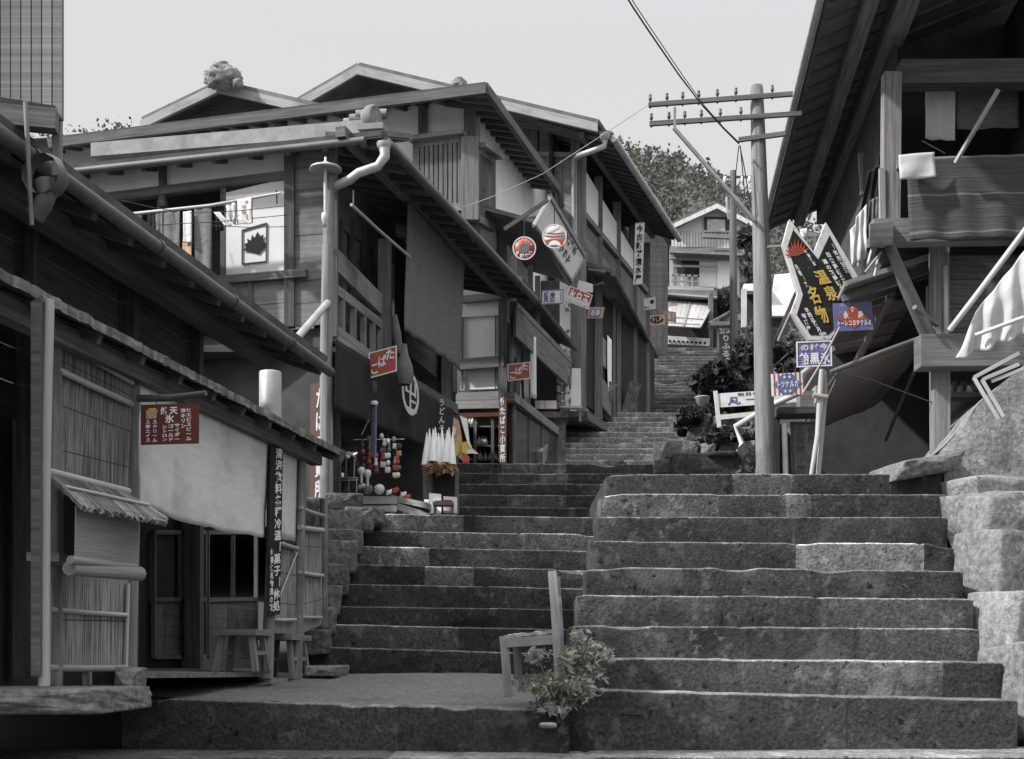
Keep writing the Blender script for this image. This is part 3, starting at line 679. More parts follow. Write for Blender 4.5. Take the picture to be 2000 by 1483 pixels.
# ------------------------------------------------------------------ upper storey at the far left edge
nb = thing("boarded_house", "tall boarded upper storey with a post at the left edge", "house", P(100, 320, 6.9))
mb = MB(); mb.planks(P(-60, 232, 6.7), P(-60, -60, 6.7), P(123, -60, 6.7), P(123, 232, 6.7), 9, .03, .006); mb.build("wall", M['boards'], nb)
mb = MB(); mb.slab(P(-60, 205, 6.6), P(108, 232, 6.72), P(108, 222, 8.2), P(-60, 195, 8.2), .06); mb.beam(P(-60, 222, 6.6), P(112, 238, 6.66), .09, .1); mb.build("floor_beam", M['wood_dark'], nb)
mb = MB(); mb.beam(P(112, 345, 6.75), P(112, -60, 6.75), .042, .042); mb.build("post", M['wood'], nb, bevel=.004)
mb = MB(); mb.slab(P(-60, 300, 7.4), P(95, 290, 7.4), P(95, 282, 9), P(-60, 285, 9), .05); mb.build("roof", M['tile_pale'], nb)
mb = MB(); mb.tube([P(62, 440, 6.55), P(50, 200, 6.55)], .012, 6); mb.build("rail", M['wood'], nb)

# ================================================================== TWO-STOREY SHOP
K2 = .274
f2 = FP(-1.79, 13.3, K2); s2 = SP(-5.434, K2)
sh = thing("corner_shop", "two-storey timber shop with boarded corner and white ridge on its roof", "shop", V((-1.8, 13.4, 1.5)))
def L2(Xw, D, z): return V((Xw + K2 * D, D, z))
# front wall
mb = MB(); q = [f2(205, 388), f2(566, 342), f2(566, 292), f2(128, 345)]; mb.face([f2(60, 405), *q[0:1], q[1], q[2], q[3]]); mb.build("plaster_band", M['plaster'], sh)
mb = MB()
for x, y0, y1, wd in ((318, 405, 310, .07), (566, 640, 280, .10), (490, 612, 545, .05), (437, 645, 368, .06)): mb.beam(f2(x, y0, .03), f2(x, y1, .03), wd, wd, t=rnd.uniform(.8, 1.1))
mb.beam(f2(120, 398, .03), f2(566, 344, .03), .08, .09); mb.beam(f2(425, 549, .05), f2(600, 535, .05), .10, .08, t=1.3)
mb.beam(f2(648, 660, .02), f2(648, 262, .02), .12)
mb.build("post", M['wood_dark'], sh, bevel=.006)
mb = MB(); mb.planks(f2(566, 640), f2(646, 634), f2(646, 280), f2(566, 288), 8, .02, .004, .012)
mb.planks(f2(300, 660), f2(566, 638), f2(566, 545), f2(300, 565), 2, .02, .004, .012)
mb.build("boards", M['boards'], sh, bevel=.003)
mb = MB()
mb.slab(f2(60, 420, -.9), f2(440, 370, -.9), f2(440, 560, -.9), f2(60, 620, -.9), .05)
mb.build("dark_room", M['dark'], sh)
mb = MB(); mb.beam(f2(318, 545, -.02), f2(318, 392, -.02), .09); mb.build("window_post", M['wood'], sh)
mb = MB(); mb.slab(f2(438, 540, .02), f2(562, 530, .02), f2(562, 350, .02), f2(438, 380, .02), .03, 1); pn = mb.build("sliding_panel", M['shutter'], sh); pn["label"] = "white papered sliding shutter"
pf = f2
mb = MB()
for a, b in (((473, 450), (521, 436)), ((473, 516), (520, 511)), ((473, 450), (473, 516)), ((521, 436), (520, 511))): mb.beam(f2(*a, .06), f2(*b, .06), .012, .012)
mb.build("picture_frame", M['wood_dark'], pn)
mb = MB(); Lf = [(474, 489), (480, 484), (477, 477), (484, 474), (482, 466), (490, 470), (492, 458), (497, 465), (503, 452), (508, 462), (515, 458), (514, 470), (520, 476), (517, 484), (510, 490), (505, 497), (499, 494), (490, 492), (482, 491)]
mb.face([f2(x, y, .065) for x, y in reversed(Lf)]); mb.build("leaf_picture", M['black'], pn)
# street side upper wall
mb = MB()
mb.planks(s2(655, 660, -.35), s2(655, 420, -.35), s2(765, 500, -.35), s2(765, 720, -.35), 9, .02, .004); mb.build("shutter_boards", M['boards'], sh)
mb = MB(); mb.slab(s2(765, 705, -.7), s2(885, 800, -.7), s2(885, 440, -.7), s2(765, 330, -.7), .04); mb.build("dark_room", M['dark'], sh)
mb = MB(); mb.slab(s2(655, 350, -.34), s2(655, 440, -.34), s2(770, 520, -.34), s2(770, 430, -.34), .02); mb.build("wall", M['grey_cloth'], sh)
mb = MB()
mb.beam(s2(654, 508, .02), s2(742, 596, .02), .06, .22, t=1.1); mb.beam(s2(654, 566, .02), s2(742, 634, .02), .06, .10); mb.beam(s2(654, 652, .04), s2(742, 715, .04), .08, .14, t=1.2)
for x in (668, 690, 710, 728, 742): mb.beam(s2(x, 560 + (x - 655) * .85, .02), s2(x, 655 + (x - 655) * .62, .02), .06, .06, t=1.15)
for x in (665, 688, 712, 733): mb.beam(s2(x, 430, -.3), s2(x, 600, -.3), .05, .05, t=.6)
mb.build("balcony_lattice", M['wood'], sh, bevel=.004)
mb = MB(); mb.beam(s2(752, 705, .03), s2(752, 470, .03), .14); mb.beam(L2(-5.5, 17.0, 3.1), L2(-5.5, 17.0, 5.0), .12); mb.build("post", M['wood'], sh, bevel=.006)
mb = MB(); mb.planks(s2(790, 690, -.2), s2(890, 770, -.2), s2(890, 690, -.2), s2(790, 630, -.2), 3, .02); mb.beam(s2(740, 712, .06), s2(888, 800, .06), .09, .12); mb.build("storey_beam", M['wood_dark'], sh, bevel=.006)
# roof: eaves along front and street, white ridge behind the front eave
zE = 5.10
c0 = L2(-4.786, 12.87, zE); c1 = L2(-4.786, 18.6, zE); cl = c0 + V((-5.4, 5.4 * K2, 0)); inw = V((-1.0, K2, 0)) * 2.2 + V((0, 0, .55)); fin = V((K2, 1, 0)) * .85 + V((0, 0, .30))
mb = MB(); mb.slab(c0, c1, c1 + inw, c0 + inw + V((.43, 1.56, 0)), .05, 1); mb.slab(cl, c0, c0 + fin, cl + fin, .05, 1)
rz0 = c0 + fin; sd_ = V((-1.6, 1.6 * K2, 0)); mb.slab(cl + fin, c0 + fin + sd_, c0 + fin + sd_ + V((K2 * 3, 3, -1.0)), cl + fin + V((K2 * 3, 3, -1.0)), .05, 1)
mb.build("roof", M['tile'], sh)
mb = MB()
for i in range(18):
    p = c0.lerp(c1, (i + .5) / 18) - V((.03, 0, .05)); mb.beam(p, p + inw * min(.48, (c1 - c0).length * (i + .5) / 18 / 1.7), .05, .06)
for i in range(14):
    p = cl.lerp(c0, (i + .5) / 14) + V((.0, .03, -.05)); mb.beam(p, p + fin * .9, .05, .06)
mb.beam(c0 + V((-.4, 0, .04)), c1 + V((-.4, 0, .04)), .1, .1); mb.build("rafters", M['wood_dark'], sh)
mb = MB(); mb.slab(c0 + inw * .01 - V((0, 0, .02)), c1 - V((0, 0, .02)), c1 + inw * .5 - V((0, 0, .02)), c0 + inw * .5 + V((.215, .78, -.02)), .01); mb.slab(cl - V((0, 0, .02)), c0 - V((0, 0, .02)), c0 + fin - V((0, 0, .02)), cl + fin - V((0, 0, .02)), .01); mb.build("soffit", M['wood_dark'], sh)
rz_ = fin + V((0, 0, .0))
mb = MB(); pA = P(188, 299, 14.9); pB = P(742, 254, 13.55); mb.obox((pA + pB) / 2, (pB - pA) / 2, (.03, .10, 0), (0, 0, .075), 1); mb.build("ridge", M['tile_pale'], sh, bevel=.02)
mb = MB()
for i in range(4): mb.lathe(P(690 + i * 12, 248 - i * 8, 13.7 - i * .02) - V((0, 0, 0)), [(.05, -.16), (.052, 0), (.05, .16)], 12, 1, (1, -.1, .0))
ce = P(728, 228, 13.5); mb.lathe(ce, [(.001, -.10), (.075, -.10), (.11, -.04), (.115, .03), (.10, .05), (.085, .035), (.04, .04), (.001, .05)], 18, 1, (1, -.5, 0)); mb.obox(P(728, 252, 13.5), (.13, -.02, 0), (.02, .08, 0), (0, 0, .03), 1)
mb.build("ridge_end_tile", M['tile_pale'], sh)
mb = MB(); mb.tube([cl + V((0, -.04, -.03)), c0.lerp(cl, .35) + V((0, -.04, -.04)), c0.lerp(cl, .03) + V((0, -.05, -.05))], .038, 9); mb.tube([c0 + V((.03, .02, -.05)), c0.lerp(c1, .5) + V((.04, 0, -.06)), c1 + V((.03, 0, -.05))], .05, 9)
mb.build("gutter", M['tin'], sh)
mb = MB(); D = 12.9; mb.tube([P(750, 285, D), P(752, 305, D), P(738, 325, D), P(700, 338, D), P(682, 352, D), P(650, 366, D + .2)], [.055, .05, .045, .045, .045, .045], 9); mb.lathe(P(750, 285, D), [(.07, .03), (.07, 0), (.05, -.03)], 10)
mb.build("downpipe", M['zinc'], sh)
mb = MB(); mb.tube([s2(686, 400, .35), s2(740, 450, .35), s2(800, 502, .35)], .016, 6); mb.tube([P(690, 372, 13.0), P(690, 398, 13.0)], .008, 5); mb.build("curtain_rod", M['bamboo'], sh)
mb = MB(); mb.tube([P(640, 592, 13.0), P(574, 668, 11.75)], .035, 8); mb.build("brace_pipe", M['zinc'], sh)
# ground floor body
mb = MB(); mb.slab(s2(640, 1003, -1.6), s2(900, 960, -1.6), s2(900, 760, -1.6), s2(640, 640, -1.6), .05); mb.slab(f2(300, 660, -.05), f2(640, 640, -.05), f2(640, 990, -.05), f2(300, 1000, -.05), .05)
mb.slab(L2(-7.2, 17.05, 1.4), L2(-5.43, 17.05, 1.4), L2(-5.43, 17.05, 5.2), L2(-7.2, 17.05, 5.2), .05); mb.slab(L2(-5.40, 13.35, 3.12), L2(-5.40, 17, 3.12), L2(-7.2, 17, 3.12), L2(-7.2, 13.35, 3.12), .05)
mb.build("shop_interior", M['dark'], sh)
mb = MB(); mb.beam(P(655, 995, 13.6), P(655, 655, 13.6), .1); mb.beam(s2(888, 1000, -.02), s2(888, 800, -.02), .1); mb.build("post", M['wood_dark'], sh, bevel=.006)
# hangings on the shop
mb = MB(); tl, tr, br_, bl_ = s2(797, 388, .28), s2(908, 515, .28), s2(899, 722, .30), s2(791, 645, .30)
mb.cloth(tl, tr, br_, bl_, 30, 24, .022, 4, 5); tag(mb.build("sun_curtain", M['brown_cloth'], solid=.004), "tall faded brown sun curtain hung from the shop eave", "curtain")
nor = thing("shop_curtain", "dark indigo shop curtain with a pale round crest above the toys", "curtain", s2(760, 800, .2))
tl, tr, br_, bl_ = s2(655, 662, .14), s2(886, 800, .14), s2(884, 846, .2), s2(655, 796, .2)
mb = MB(); tl2, tr2 = s2(655, 662, .14), s2(852, 780, .14); br2, bl2 = s2(846, 880, .18), s2(655, 800, .18)
mb.cloth(tl2, tr2, br2, bl2, 40, 12, .02, 8, 6); mb.cloth(tr2, tr, s2(884, 852, .16), s2(850, 872, .16), 8, 8, .015, 9, 1); mb.build("cloth", M['indigo'], nor, solid=.004)
mb = MB(); cc = s2(802, 768, .25); ux = V((K2, 1, 0)).normalized()
for r0, r1, t in ((.19, .245, 1),):
    for i in range(28):
        a0, a1 = 6.283 * i / 28, 6.283 * (i + 1) / 28; ex = lambda a, r: cc + ux * math.cos(a) * r * 1.15 + V((0, 0, 1)) * math.sin(a) * r
        mb.face([ex(a0, r0), ex(a0, r1), ex(a1, r1), ex(a1, r0)])
letter(mb, "山", lambda u, v: cc + ux * (u - .5) * .42 + V((.002, 0, (v - .5) * .34)), 0, .42, 1, 1); letter(mb, "上", lambda u, v: cc + ux * (u - .5) * .42 + V((.002, 0, (v - .5) * .34)), 0, -.1, 1, .5)
mb.build("crest", M['grey_cloth'], nor).data.materials[0] = M['rag'] if False else M['white_cloth']
mb = MB(); column(mb, "うどんそば", lambda u, v: s2(857 + 12 * u, 862 - 84 * v, .3), 0, 1, 1, 0); mb.build("lettering", M['white_cloth'], nor)
mb = MB()
mb.tube([P(770, 615, 14.3), P(774, 650, 14.35), P(780, 690, 14.4)], [.03, .05, .04], 7); mb.lathe(P(789, 712, 14.4), [(.03, .22), (.05, .1), (.09, 0), (.11, -.12), (.07, -.22)], 10); tag(mb.build("cloth_bundle", M['grey_cloth']), "grey twisted cloth bundle hanging beside the red tobacco sign", "cloth")
# ================================================================== PLASTERED HOUSE (third on the left)
K3 = .29
f3 = FP(-.66, 18.7, K3); f3l = FP(-.1, 19.9, K3); s3 = SP(-6.083, K3); s3l = SP(-5.477, K3)
def L3(Xw, D, z): return V((Xw + K3 * D, D, z))
ph = thing("plastered_house", "tall white plastered house with a corner lattice bay and deep dark eave", "house", V((-.7, 18.8, 2.5)))
mb = MB(); q_ = [f3(60, 480), f3(925, 428)]; q_[0].z = q_[1].z; mb.slab(*q_, f3(925, 192), f3(60, 300), -.1); mb.slab(s3(925, 520), s3(1075, 560), s3(1075, 395), s3(925, 205), .1)
mb.slab(f3l(895, 620), f3l(985, 615), f3l(985, 440), f3l(895, 440), -.08)
mb.slab(f3l(880, 790, -.25), f3l(985, 790, -.25), f3l(985, 575, -.25), f3l(880, 575, -.25), -.05)
mb.build("plaster_wall", M['plaster'], ph)
mb = MB()
for x, y0, y1, wd in ((205, 330, 290, .10), (312, 330, 276, .10), (425, 310, 262, .1), (545, 300, 246, .1), (826, 300, 208, .13), (918, 470, 198, .17)): mb.beam(f3(x, y0, .03), f3(x, y1, .03), wd, .10)
for x in (946, 984, 1012, 1041, 1062): mb.beam(s3(x, 300 + (x - 940) * 1.5, .04), s3(x, 228 + (x - 940) * 1.25, .04), .06, .07)
mb.beam(f3l(982, 780, .03), f3l(982, 440, .03), .13, t=1.5); mb.beam(s3(900, 455, .05), s3(1040, 560, .05), .1, .12)
mb.build("post", M['wood_dark'], ph, bevel=.006)
# eaves
z3 = 7.74; a0 = V((-.344, 17.9, z3)); a1 = L3(-.344 - K3 * 17.9, 21.7, z3); al = a0 + V((-7.2, 7.2 * K3, 0)); in3 = V((-1, K3, 0)) * 3 + V((0, 0, .7)); fi3 = V((K3, 1, 0)) * 2.4 + V((0, 0, .75)); hp3 = V((K3, 1, 0)) * 2.24
mb = MB(); mb.slab(a0, a1, a1 + in3, a0 + in3 + hp3, .07, 1); mb.slab(al, a0, a0 + in3 + hp3, al + fi3, .07, 1)
mb.build("roof", M['tile'], ph)
mb = MB()
for i in range(16):
    p = a0.lerp(a1, (i + .5) / 16) - V((.03, 0, .05)); mb.beam(p, p + in3 * min(.32, (a1 - a0).length * (i + .5) / 16 / 2.6), .06, .07)
for i in range(24):
    p = al.lerp(a0, (i + .5) / 24) - V((0, -.03, .05)); mb.beam(p, p + fi3 * .45, .06, .07)
mb.beam(al - V((0, 0, .03)), a0 - V((0, 0, .03)), .07, .12); mb.beam(a0 - V((0, 0, .03)), a1 - V((0, 0, .03)), .07, .12)
mb.slab(a0 - V((0, 0, .012)), a1 - V((0, 0, .012)), a1 + in3 * .4, a0 + in3 * .4 + hp3 * .4, .01); mb.slab(al - V((0, 0, .012)), a0 - V((0, 0, .012)), a0 + in3 * .5 + hp3 * .5, al + fi3 * .5, .01)
mb.build("rafters", M['wood_dark'], ph)
mb = MB(); mb.tube([a1 + V((0, 0, -.02)), a1 + V((.05, .1, -.25)), a1 + V((-.2, .2, -.4))], .05, 7); mb.build("gutter", M['tin'], ph)
mb = MB()
for i in range(3): mb.lathe(P(897, 168 - i * 4, 19.5), [(.12 - i * .03, 0), (.12 - i * .03, .05)], 10)
mb.build("ridge_end_tile", M['tile_pale'], ph)
# gable behind, with its lumpy ridge end
G = lambda x, y, o=0: FP(-.6, 19.9, K3)(x, y, o)
def gable(parent, fn, pk, lf, rt, wmat, bw=16, depth=5, kk=K3, ov=.5, bmat=None):
    dv = V((kk, 1, 0)).normalized()
    mb = MB(); A, B, C = fn(*pk, ov), fn(*lf, ov), fn(*rt, ov)
    A2, B2, C2 = (fn(pk[0], pk[1] + bw, ov), fn(lf[0], lf[1] + bw, ov), fn(rt[0], rt[1] + bw, ov))
    for p, q, p2, q2 in ((B, A, B2, A2), (A, C, A2, C2)): mb.slab(p2, q2, q, p, .06, 1.15)
    mb.build("barge_board", bmat or M['wood_pale'], parent)
    mb = MB(); u = V((0, 0, .02)); mb.slab(B + u, A + u, A + u + dv * depth, B + u + dv * depth, .06, 1); mb.slab(A + u, C + u, C + u + dv * depth, A + u + dv * depth, .06, 1); mb.build("gable_roof", M['tile'], parent)
    mb = MB(); A3, B3, C3 = fn(pk[0], pk[1] + bw * .8), fn(lf[0] + 8, lf[1] + bw), fn(rt[0] - 8, rt[1] + bw); mb.face([B3, C3, A3]); mb.build("gable_wall", wmat, parent)
gable(ph, G, (428, 166), (278, 238), (640, 216), M['wood_dark'], 17, 4)
mb = MB(); oc = P(436, 152, 20.3); mb.rock(oc, (.28, 0, 0), (0, .18, 0), (0, 0, .16), 4, .30, 40, 1, .8, 3.0); mb.rock(oc + V((-.02, 0, .13)), (.14, 0, 0), (0, .14, 0), (0, 0, .10), 9, .3, 28, 1, .8, 3.0)
for i, (x, y, r) in enumerate(((412, 158, .07), (462, 160, .08))): mb.rock(P(x + 2, y + 4, 20.2), (r, 0, 0), (0, r, 0), (0, 0, r), i, .5, 18, .9 + .05 * i, .8, 2.5)
mb.build("ridge_ornament", M['tile_pale'], ph)
# lattice bay at the corner
by = thing("lattice_bay", "tall slatted shutter bay with a cornice on the plastered house corner", "shutter bay", f3(860, 405, .3)); 
def bay(fnn, q, n, off=.22):
    (x0, yt0, yb0), (x1, yt1, yb1) = q
    A, B, C, D_ = fnn(x0, yb0, off), fnn(x1, yb1, off), fnn(x1, yt1, off), fnn(x0, yt0, off)
    mb = MB(); nn = (B - A).cross(D_ - A).normalized()
    mb.slab(A, B, C, D_, -.03, .55, nn); mb.build("backing", M['wood_dark'], by)
    mb = MB()
    for i in range(n):
        u = (i + .5) / n; mb.beam(A.lerp(B, u) + nn * .02, D_.lerp(C, u) + nn * .02, .05, .04, t=rnd.uniform(.8, 1.15))
    mb.build("slats", M['wood'], by)
    mb = MB(); mb.beam(A, B, .09, .10, t=1.1); mb.beam(D_, C, .08, .09, t=1.1); mb.beam(A, D_, .08, t=1); mb.beam(B, C, .08, t=1); 
    mb.beam(D_ + V((0, 0, .06)) + nn * .05 - (B - A).normalized() * .06, C + V((0, 0, .06)) + nn * .05 + (B - A).normalized() * .05, .2, .06, t=1.2); mb.build("frame", M['wood'], by, bevel=.005)
bay(f3, ((812, 285, 408), (903, 272, 406)), 10)
bay(s3, ((932, 294, 428), (963, 316, 446)), 5)
mb = MB(); mb.beam(f3(918, 432, .22), f3(918, 270, .22), .24, .14, t=.95); mb.build("corner_post", M['wood'], by, bevel=.006)
# lower pent roof, board sign, panels
mb = MB(); p0, p1 = f3l(902, 441, .7), f3l(1047, 431, .7); dv = V((K3, 1, 0)); mb.slab(p0, p1, p1 + dv * .8 + V((-.3, 0, .25)), p0 + dv * .8 + V((0, 0, .25)), .06, 1)
e_ = P(1041, 436, 18.75), P(1104, 549, 21.4); mb.slab(e_[0], e_[1], e_[1] + V((-1.1, 0, .3)), e_[0] + V((-1.1, 0, .3)), .06, 1); mb.build("pent_roof", M['bark'], ph)
mb = MB()
for x, y0, y1 in ((1004, 700, 500), (1036, 600, 520), (1050, 640, 540)): mb.beam(s3l(x, y0), s3l(x, y1), .08)
mb.build("post", M['wood'], ph); mb = MB(); mb.slab(s3l(985, 620, -.5), s3l(1050, 700, -.5), s3l(1050, 540, -.5), s3l(985, 440, -.5), .05); mb.build("street_wall", M['plaster'], ph)
mb = MB(); mb.beam(f3l(902, 586, .1), f3l(1001, 577, .1), .12, .10, t=1.6); mb.beam(f3l(895, 713, .06), f3l(985, 706, .06), .08, .16, t=1.3); mb.build("beam", M['wood'], ph, bevel=.005)
mb = MB(); mb.slab(f3l(899, 762, -.08), f3l(980, 759, -.08), f3l(980, 588, -.08), f3l(899, 592, -.08), -.02, 1); sp_ = mb.build("paper_screen", M['paper'], ph)
mb = MB(); mb.beam(f3l(903, 760, -.03), f3l(903, 590, -.03), .04); mb.beam(f3l(968, 760, -.05), f3l(968, 590, -.05), .02); mb.build("screen_frame", M['wood'], ph)
mb = MB(); mb.planks(f3l(888, 800, .04), f3l(985, 798, .04), f3l(985, 764, .04), f3l(888, 768, .04), 2, .04); mb.build("sill_board", M['wood_pale'], ph)
mb = MB(); mb.beam(f3l(890, 812, .0), f3l(985, 809, .0), .08, .07, t=1); mb.build("lintel", M['maroon'], ph)
sc = thing("showcase", "dim glazed shop showcase with white wares beneath the plastered house", "showcase", f3l(940, 905, -.2))
mb = MB(); mb.slab(f3l(895, 930, -.5), f3l(1040, 930, -.5), f3l(1040, 812, -.5), f3l(895, 815, -.5), .03); mb.build("back", M['dark'], sc)
mb = MB()
for x in (928, 962): mb.beam(f3l(x, 930, -.02), f3l(x, 812, -.02), .045)
for y in (832, 870, 897): mb.slab(f3l(900, y, -.45), f3l(985, y, -.45), f3l(985, y - .5, -.04), f3l(900, y - .5, -.04), .02)
mb.build("shelf", M['wood'], sc)
gx = random.Random(4)
for i in range(12):
    x, y = ((912 + i * 5.6), 828) if i < 4 else ((930 + (i - 4) * 6, 866) if i < 8 else (938 + (i - 8) * 10, 896))
    mb = MB(); c = f3l(x, y, -.2); r = gx.uniform(.025, .05); mb.lathe(c, [(.01, -.03), (r * .7, -.03), (r, .01), (r * .8, .05), (r * .3, .08), (r * .35, .1), (.001, .1)], 10); tag(mb.build("jar", M['porcelain']), "small white jar on the showcase shelves of the plastered house", "jar", "white jars in the showcase")
# street-side lower storey of the plastered house: slanting balcony band, posts, hung goods
mb = MB(); A, B = s3l(1002, 598, .2), s3l(1110, 672, .2); A, B = V((.02, 18.6, 4.98)), V((.95, 22.2, 5.0))
mb.planks(A - V((0, 0, .42)), B - V((0, 0, .42)), B, A, 2, .04); mb.beam(A + V((0, 0, .03)), B + V((0, 0, .03)), .1, .08); mb.build("balcony_band", M['wood'], ph, bevel=.005)
mb = MB(); C, D_ = V((.14, 18.65, 5.35)), V((1.1, 22.3, 5.2)); mb.slab(C, D_, D_ + V((-.6, 0, .3)), C + V((-.6, 0, .3)), .05, 1); mb.build("street_eave", M['tile'], ph)
mb = MB(); mb.slab(V((-1.2, 22.6, 2.4)), V((.8, 22.3, 2.4)), V((.8, 22.3, 6.4)), V((-1.2, 22.6, 6.4)), .05); mb.build("dark_room", M['dark'], ph)
mb = MB()
for x, D, y0, y1 in ((1000, 18.9, 900, 600), (1012, 19.3, 780, 600), (1028, 19.8, 850, 620), (1032, 20.0, 850, 650)): mb.beam(P(x, y0, D), P(x, y1, D), .07)
mb.build("shop_post", M['wood'], ph)
mb = MB(); mb.beam(V((-.02, 18.6, 3.72)), V((.75, 21.6, 3.72)), .12, .12, t=1.2); mb.build("counter_front", M['wood'], ph); mb = MB(); mb.slab(V((-.02, 18.75, 2.4)), V((.75, 21.6, 2.4)), V((.75, 21.6, 3.66)), V((-.02, 18.75, 3.66)), .02, 1); mb.build("cellar_glass", M['glass'], ph); mb = MB()
for u in (.05, .35, .62, .95): q_ = V((-.02, 18.72, 2.4)).lerp(V((.75, 21.57, 2.4)), u); mb.beam(q_, q_ + V((0, 0, 1.25)), .07)
mb.build("shop_post", M['wood'], ph)
mb = MB(); mb.slab(P(1034, 910, 20.2), P(1060, 910, 20.2), P(1113, 822, 24.6), P(1088, 822, 24.6), .22, 1.5); mb.build("stair_kerb", M['rock'], ph, bevel=.02)
mb = MB(); mb.box((.18, 21.4, 2.4), (.86, 24.6, 3.93), 1); mb.build("foundation", M['rock'], ph)
mb = MB(); mb.box((.15, 21.3, 3.93), (.90, 24.7, 4.02), 1); mb.beam(V((.36, 20.9, 2.5)), V((.90, 24.6, 4.02)), .25, .2, t=1.3); mb.build("ledge_stone", M['rock'], ph, bevel=.02)
mb = MB(); mb.slab(V((.0, 21.36, 2.6)), V((.56, 21.36, 2.6)), V((.56, 21.36, 3.55)), V((.0, 21.36, 3.55)), -.02, 1); mb.build("cellar_window", M['dark'], ph)
for x, y0, y1, wd, lb in ((1041, 655, 780, 12, "long white paper strip hung beside the far tobacco sign"), (1013, 745, 792, 9, "short white paper strip below the far tobacco sign")):
    b = MB(); D = 19.6; b.cloth(P(x - wd / 2, y0, D), P(x + wd / 2, y0 + 4, D), P(x + wd / 2 + 1, y1, D - .02), P(x - wd / 2 + 1, y1 - 3, D - .02), 5, 10, .012, x, 1); tag(b.build("paper_strip", M['paper'], solid=.003), lb, "paper strip")
# picture-card rack, boxes and table on the ledge
rk = thing("card_rack", "wire rack of small picture cards beside a white notice on the ledge", "rack", P(1095, 815, 22.0))
D = 22.0; mb = MB()
for i in range(4):
    x = 1087 + i * 8; mb.beam(P(x, 800, D), P(x, 718, D), .015)
for y in (718, 735, 752, 769, 786, 800): mb.beam(P(1085, y, D), P(1113, y, D), .015)
mb.build("frame", M['wood_dark'], rk); gx = random.Random(8)
for i in range(3):
    for j in range(5):
        mb = MB(); x, y = 1088 + i * 8.4, 720 + j * 16.5; mb.slab(P(x, y + 13, D - .02), P(x + 6.6, y + 13, D - .02), P(x + 6.6, y, D - .02), P(x, y, D - .02), .005, gx.choice([.16, .3, .5, .8])); mb.build("card", M['paper'], rk)
mb = MB(); mb.slab(P(1115, 800, D - .03), P(1135, 803, D - .03), P(1134, 720, D - .03), P(1117, 720, D - .03), .02, 1); tag(mb.build("notice", M['paper']), "white upright notice panel right of the picture-card rack", "notice")
tb = thing("display_table", "slatted white display table below the picture cards", "table", P(1110, 822, 21.9))
mb = MB(); mb.slab(P(1095, 800, 21.6), P(1138, 800, 21.6), P(1133, 793, 22.3), P(1092, 793, 22.3), .03); mb.build("top", M['wood_pale'], tb)
mb = MB(); 
for x in (1099, 1133): 
    mb = MB(); mb.beam(P(x, 824, 21.65), P(x, 802, 21.65), .04); mb.build("leg", M['wood_pale'], tb)
bx = thing("goods_box", "low wooden goods box with white labels on the ledge edge", "box", P(1062, 818, 21.7)); mb = MB(); mb.obox(P(1063, 808, 21.8), (.19, 0, 0), (0, .2, 0), (0, 0, .075)); mb.build("crate", M['maroon'], bx)
mb = MB()
for x, w_ in ((1050, 5), (1060, 5), (1075, 12)): mb.slab(P(x - w_, 799, 21.58), P(x + w_, 799, 21.58), P(x + w_, 783, 21.6), P(x - w_, 783, 21.6), .01, rnd.uniform(.7, 1))
mb.build("packet", M['paper'], bx)
# ================================================================== GABLED INN (fourth on the left)
K4 = .33
f4 = FP(1.125, 22.5, K4); s4 = SP(1.125 - K4 * 22.5, K4)
def L4(D, z, o=0): return V((1.125 + o + K4 * (D - 22.5), D, z))
inn = thing("gabled_inn", "large gabled timber inn with long street eaves and a pale barge board", "inn", V((1.1, 22.6, 4)))
gable(inn, FP(1.125, 22.5, .24), (700, 131), (560, 212), (1168, 243), M['wood_dark'], 17, 6, .33, .8, M['wood_pale'])
mb = MB(); mb.slab(f4(700, 480), f4(1050, 490), f4(1050, 240), f4(700, 180), -.1, .7); mb.build("gable_boards", M['wood_dark'], inn)
mb = MB(); mb.planks(f4(1030, 520, .02), f4(1030, 300, .02), f4(1116, 310, .02), f4(1116, 560, .02), 5, .03, .01); mb.build("front_boards", M['boards'], inn)
mb = MB(); mb.beam(f4(1020, 302, .05), f4(1135, 304, .05), .08, .08); mb.beam(f4(1124, 740, .02), f4(1124, 250, .02), .16); mb.build("corner_post", M['wood'], inn, bevel=.006)
z4 = 8.62; e0_, e1_ = V((1.62, 21.8, z4)), V((1.62 + .333 * 5.2, 27.0, z4)); in4 = V((-1, .33, 0)) * 2.4 + V((0, 0, .95))
mb = MB(); mb.slab(e0_, e1_, e1_ + in4, e0_ + in4, .08, 1); mb.build("street_roof", M['tile'], inn)
mb = MB()
for i in range(22):
    p = e0_.lerp(e1_, (i + .5) / 22) - V((.03, 0, .05)); mb.beam(p, p + in4 * .5, .05, .06)
mb.beam(e0_ + in4 * .2 - V((0, 0, .1)), e1_ + in4 * .2 - V((0, 0, .1)), .09, .1); mb.slab(e0_ - V((0, 0, .012)), e1_ - V((0, 0, .012)), e1_ + in4 * .5, e0_ + in4 * .5, .01); mb.build("rafters", M['wood_dark'], inn)
mb = MB(); D = 21.8; mb.lathe(P(1181, 268, D), [(.09, .06), (.09, 0), (.06, -.05)], 10); mb.tube([P(1181, 275, D), P(1180, 286, D), P(1160, 294, D), P(1130, 304, D + .2), P(1122, 312, 22.4), P(1122, 480, 22.42)], .05, 8); mb.tube([e0_ + V((.04, 0, -.03)), e1_ + V((.04, 0, -.03))], .06, 8); mb.build("gutter", M['zinc'], inn)
mb = MB(); mb.slab(L4(22.5, 4.4), L4(28, 4.4), L4(28, 6.6), L4(22.5, 6.6), .06, .35); mb.slab(L4(22.5, 6.7, -.5), L4(28, 6.7, -.5), L4(28, 9, -.5), L4(22.5, 9, -.5), .06, .4); mb.build("dark_room", M['dark'], inn)  # flat sheets tinted darker, painting in the shade of the openings
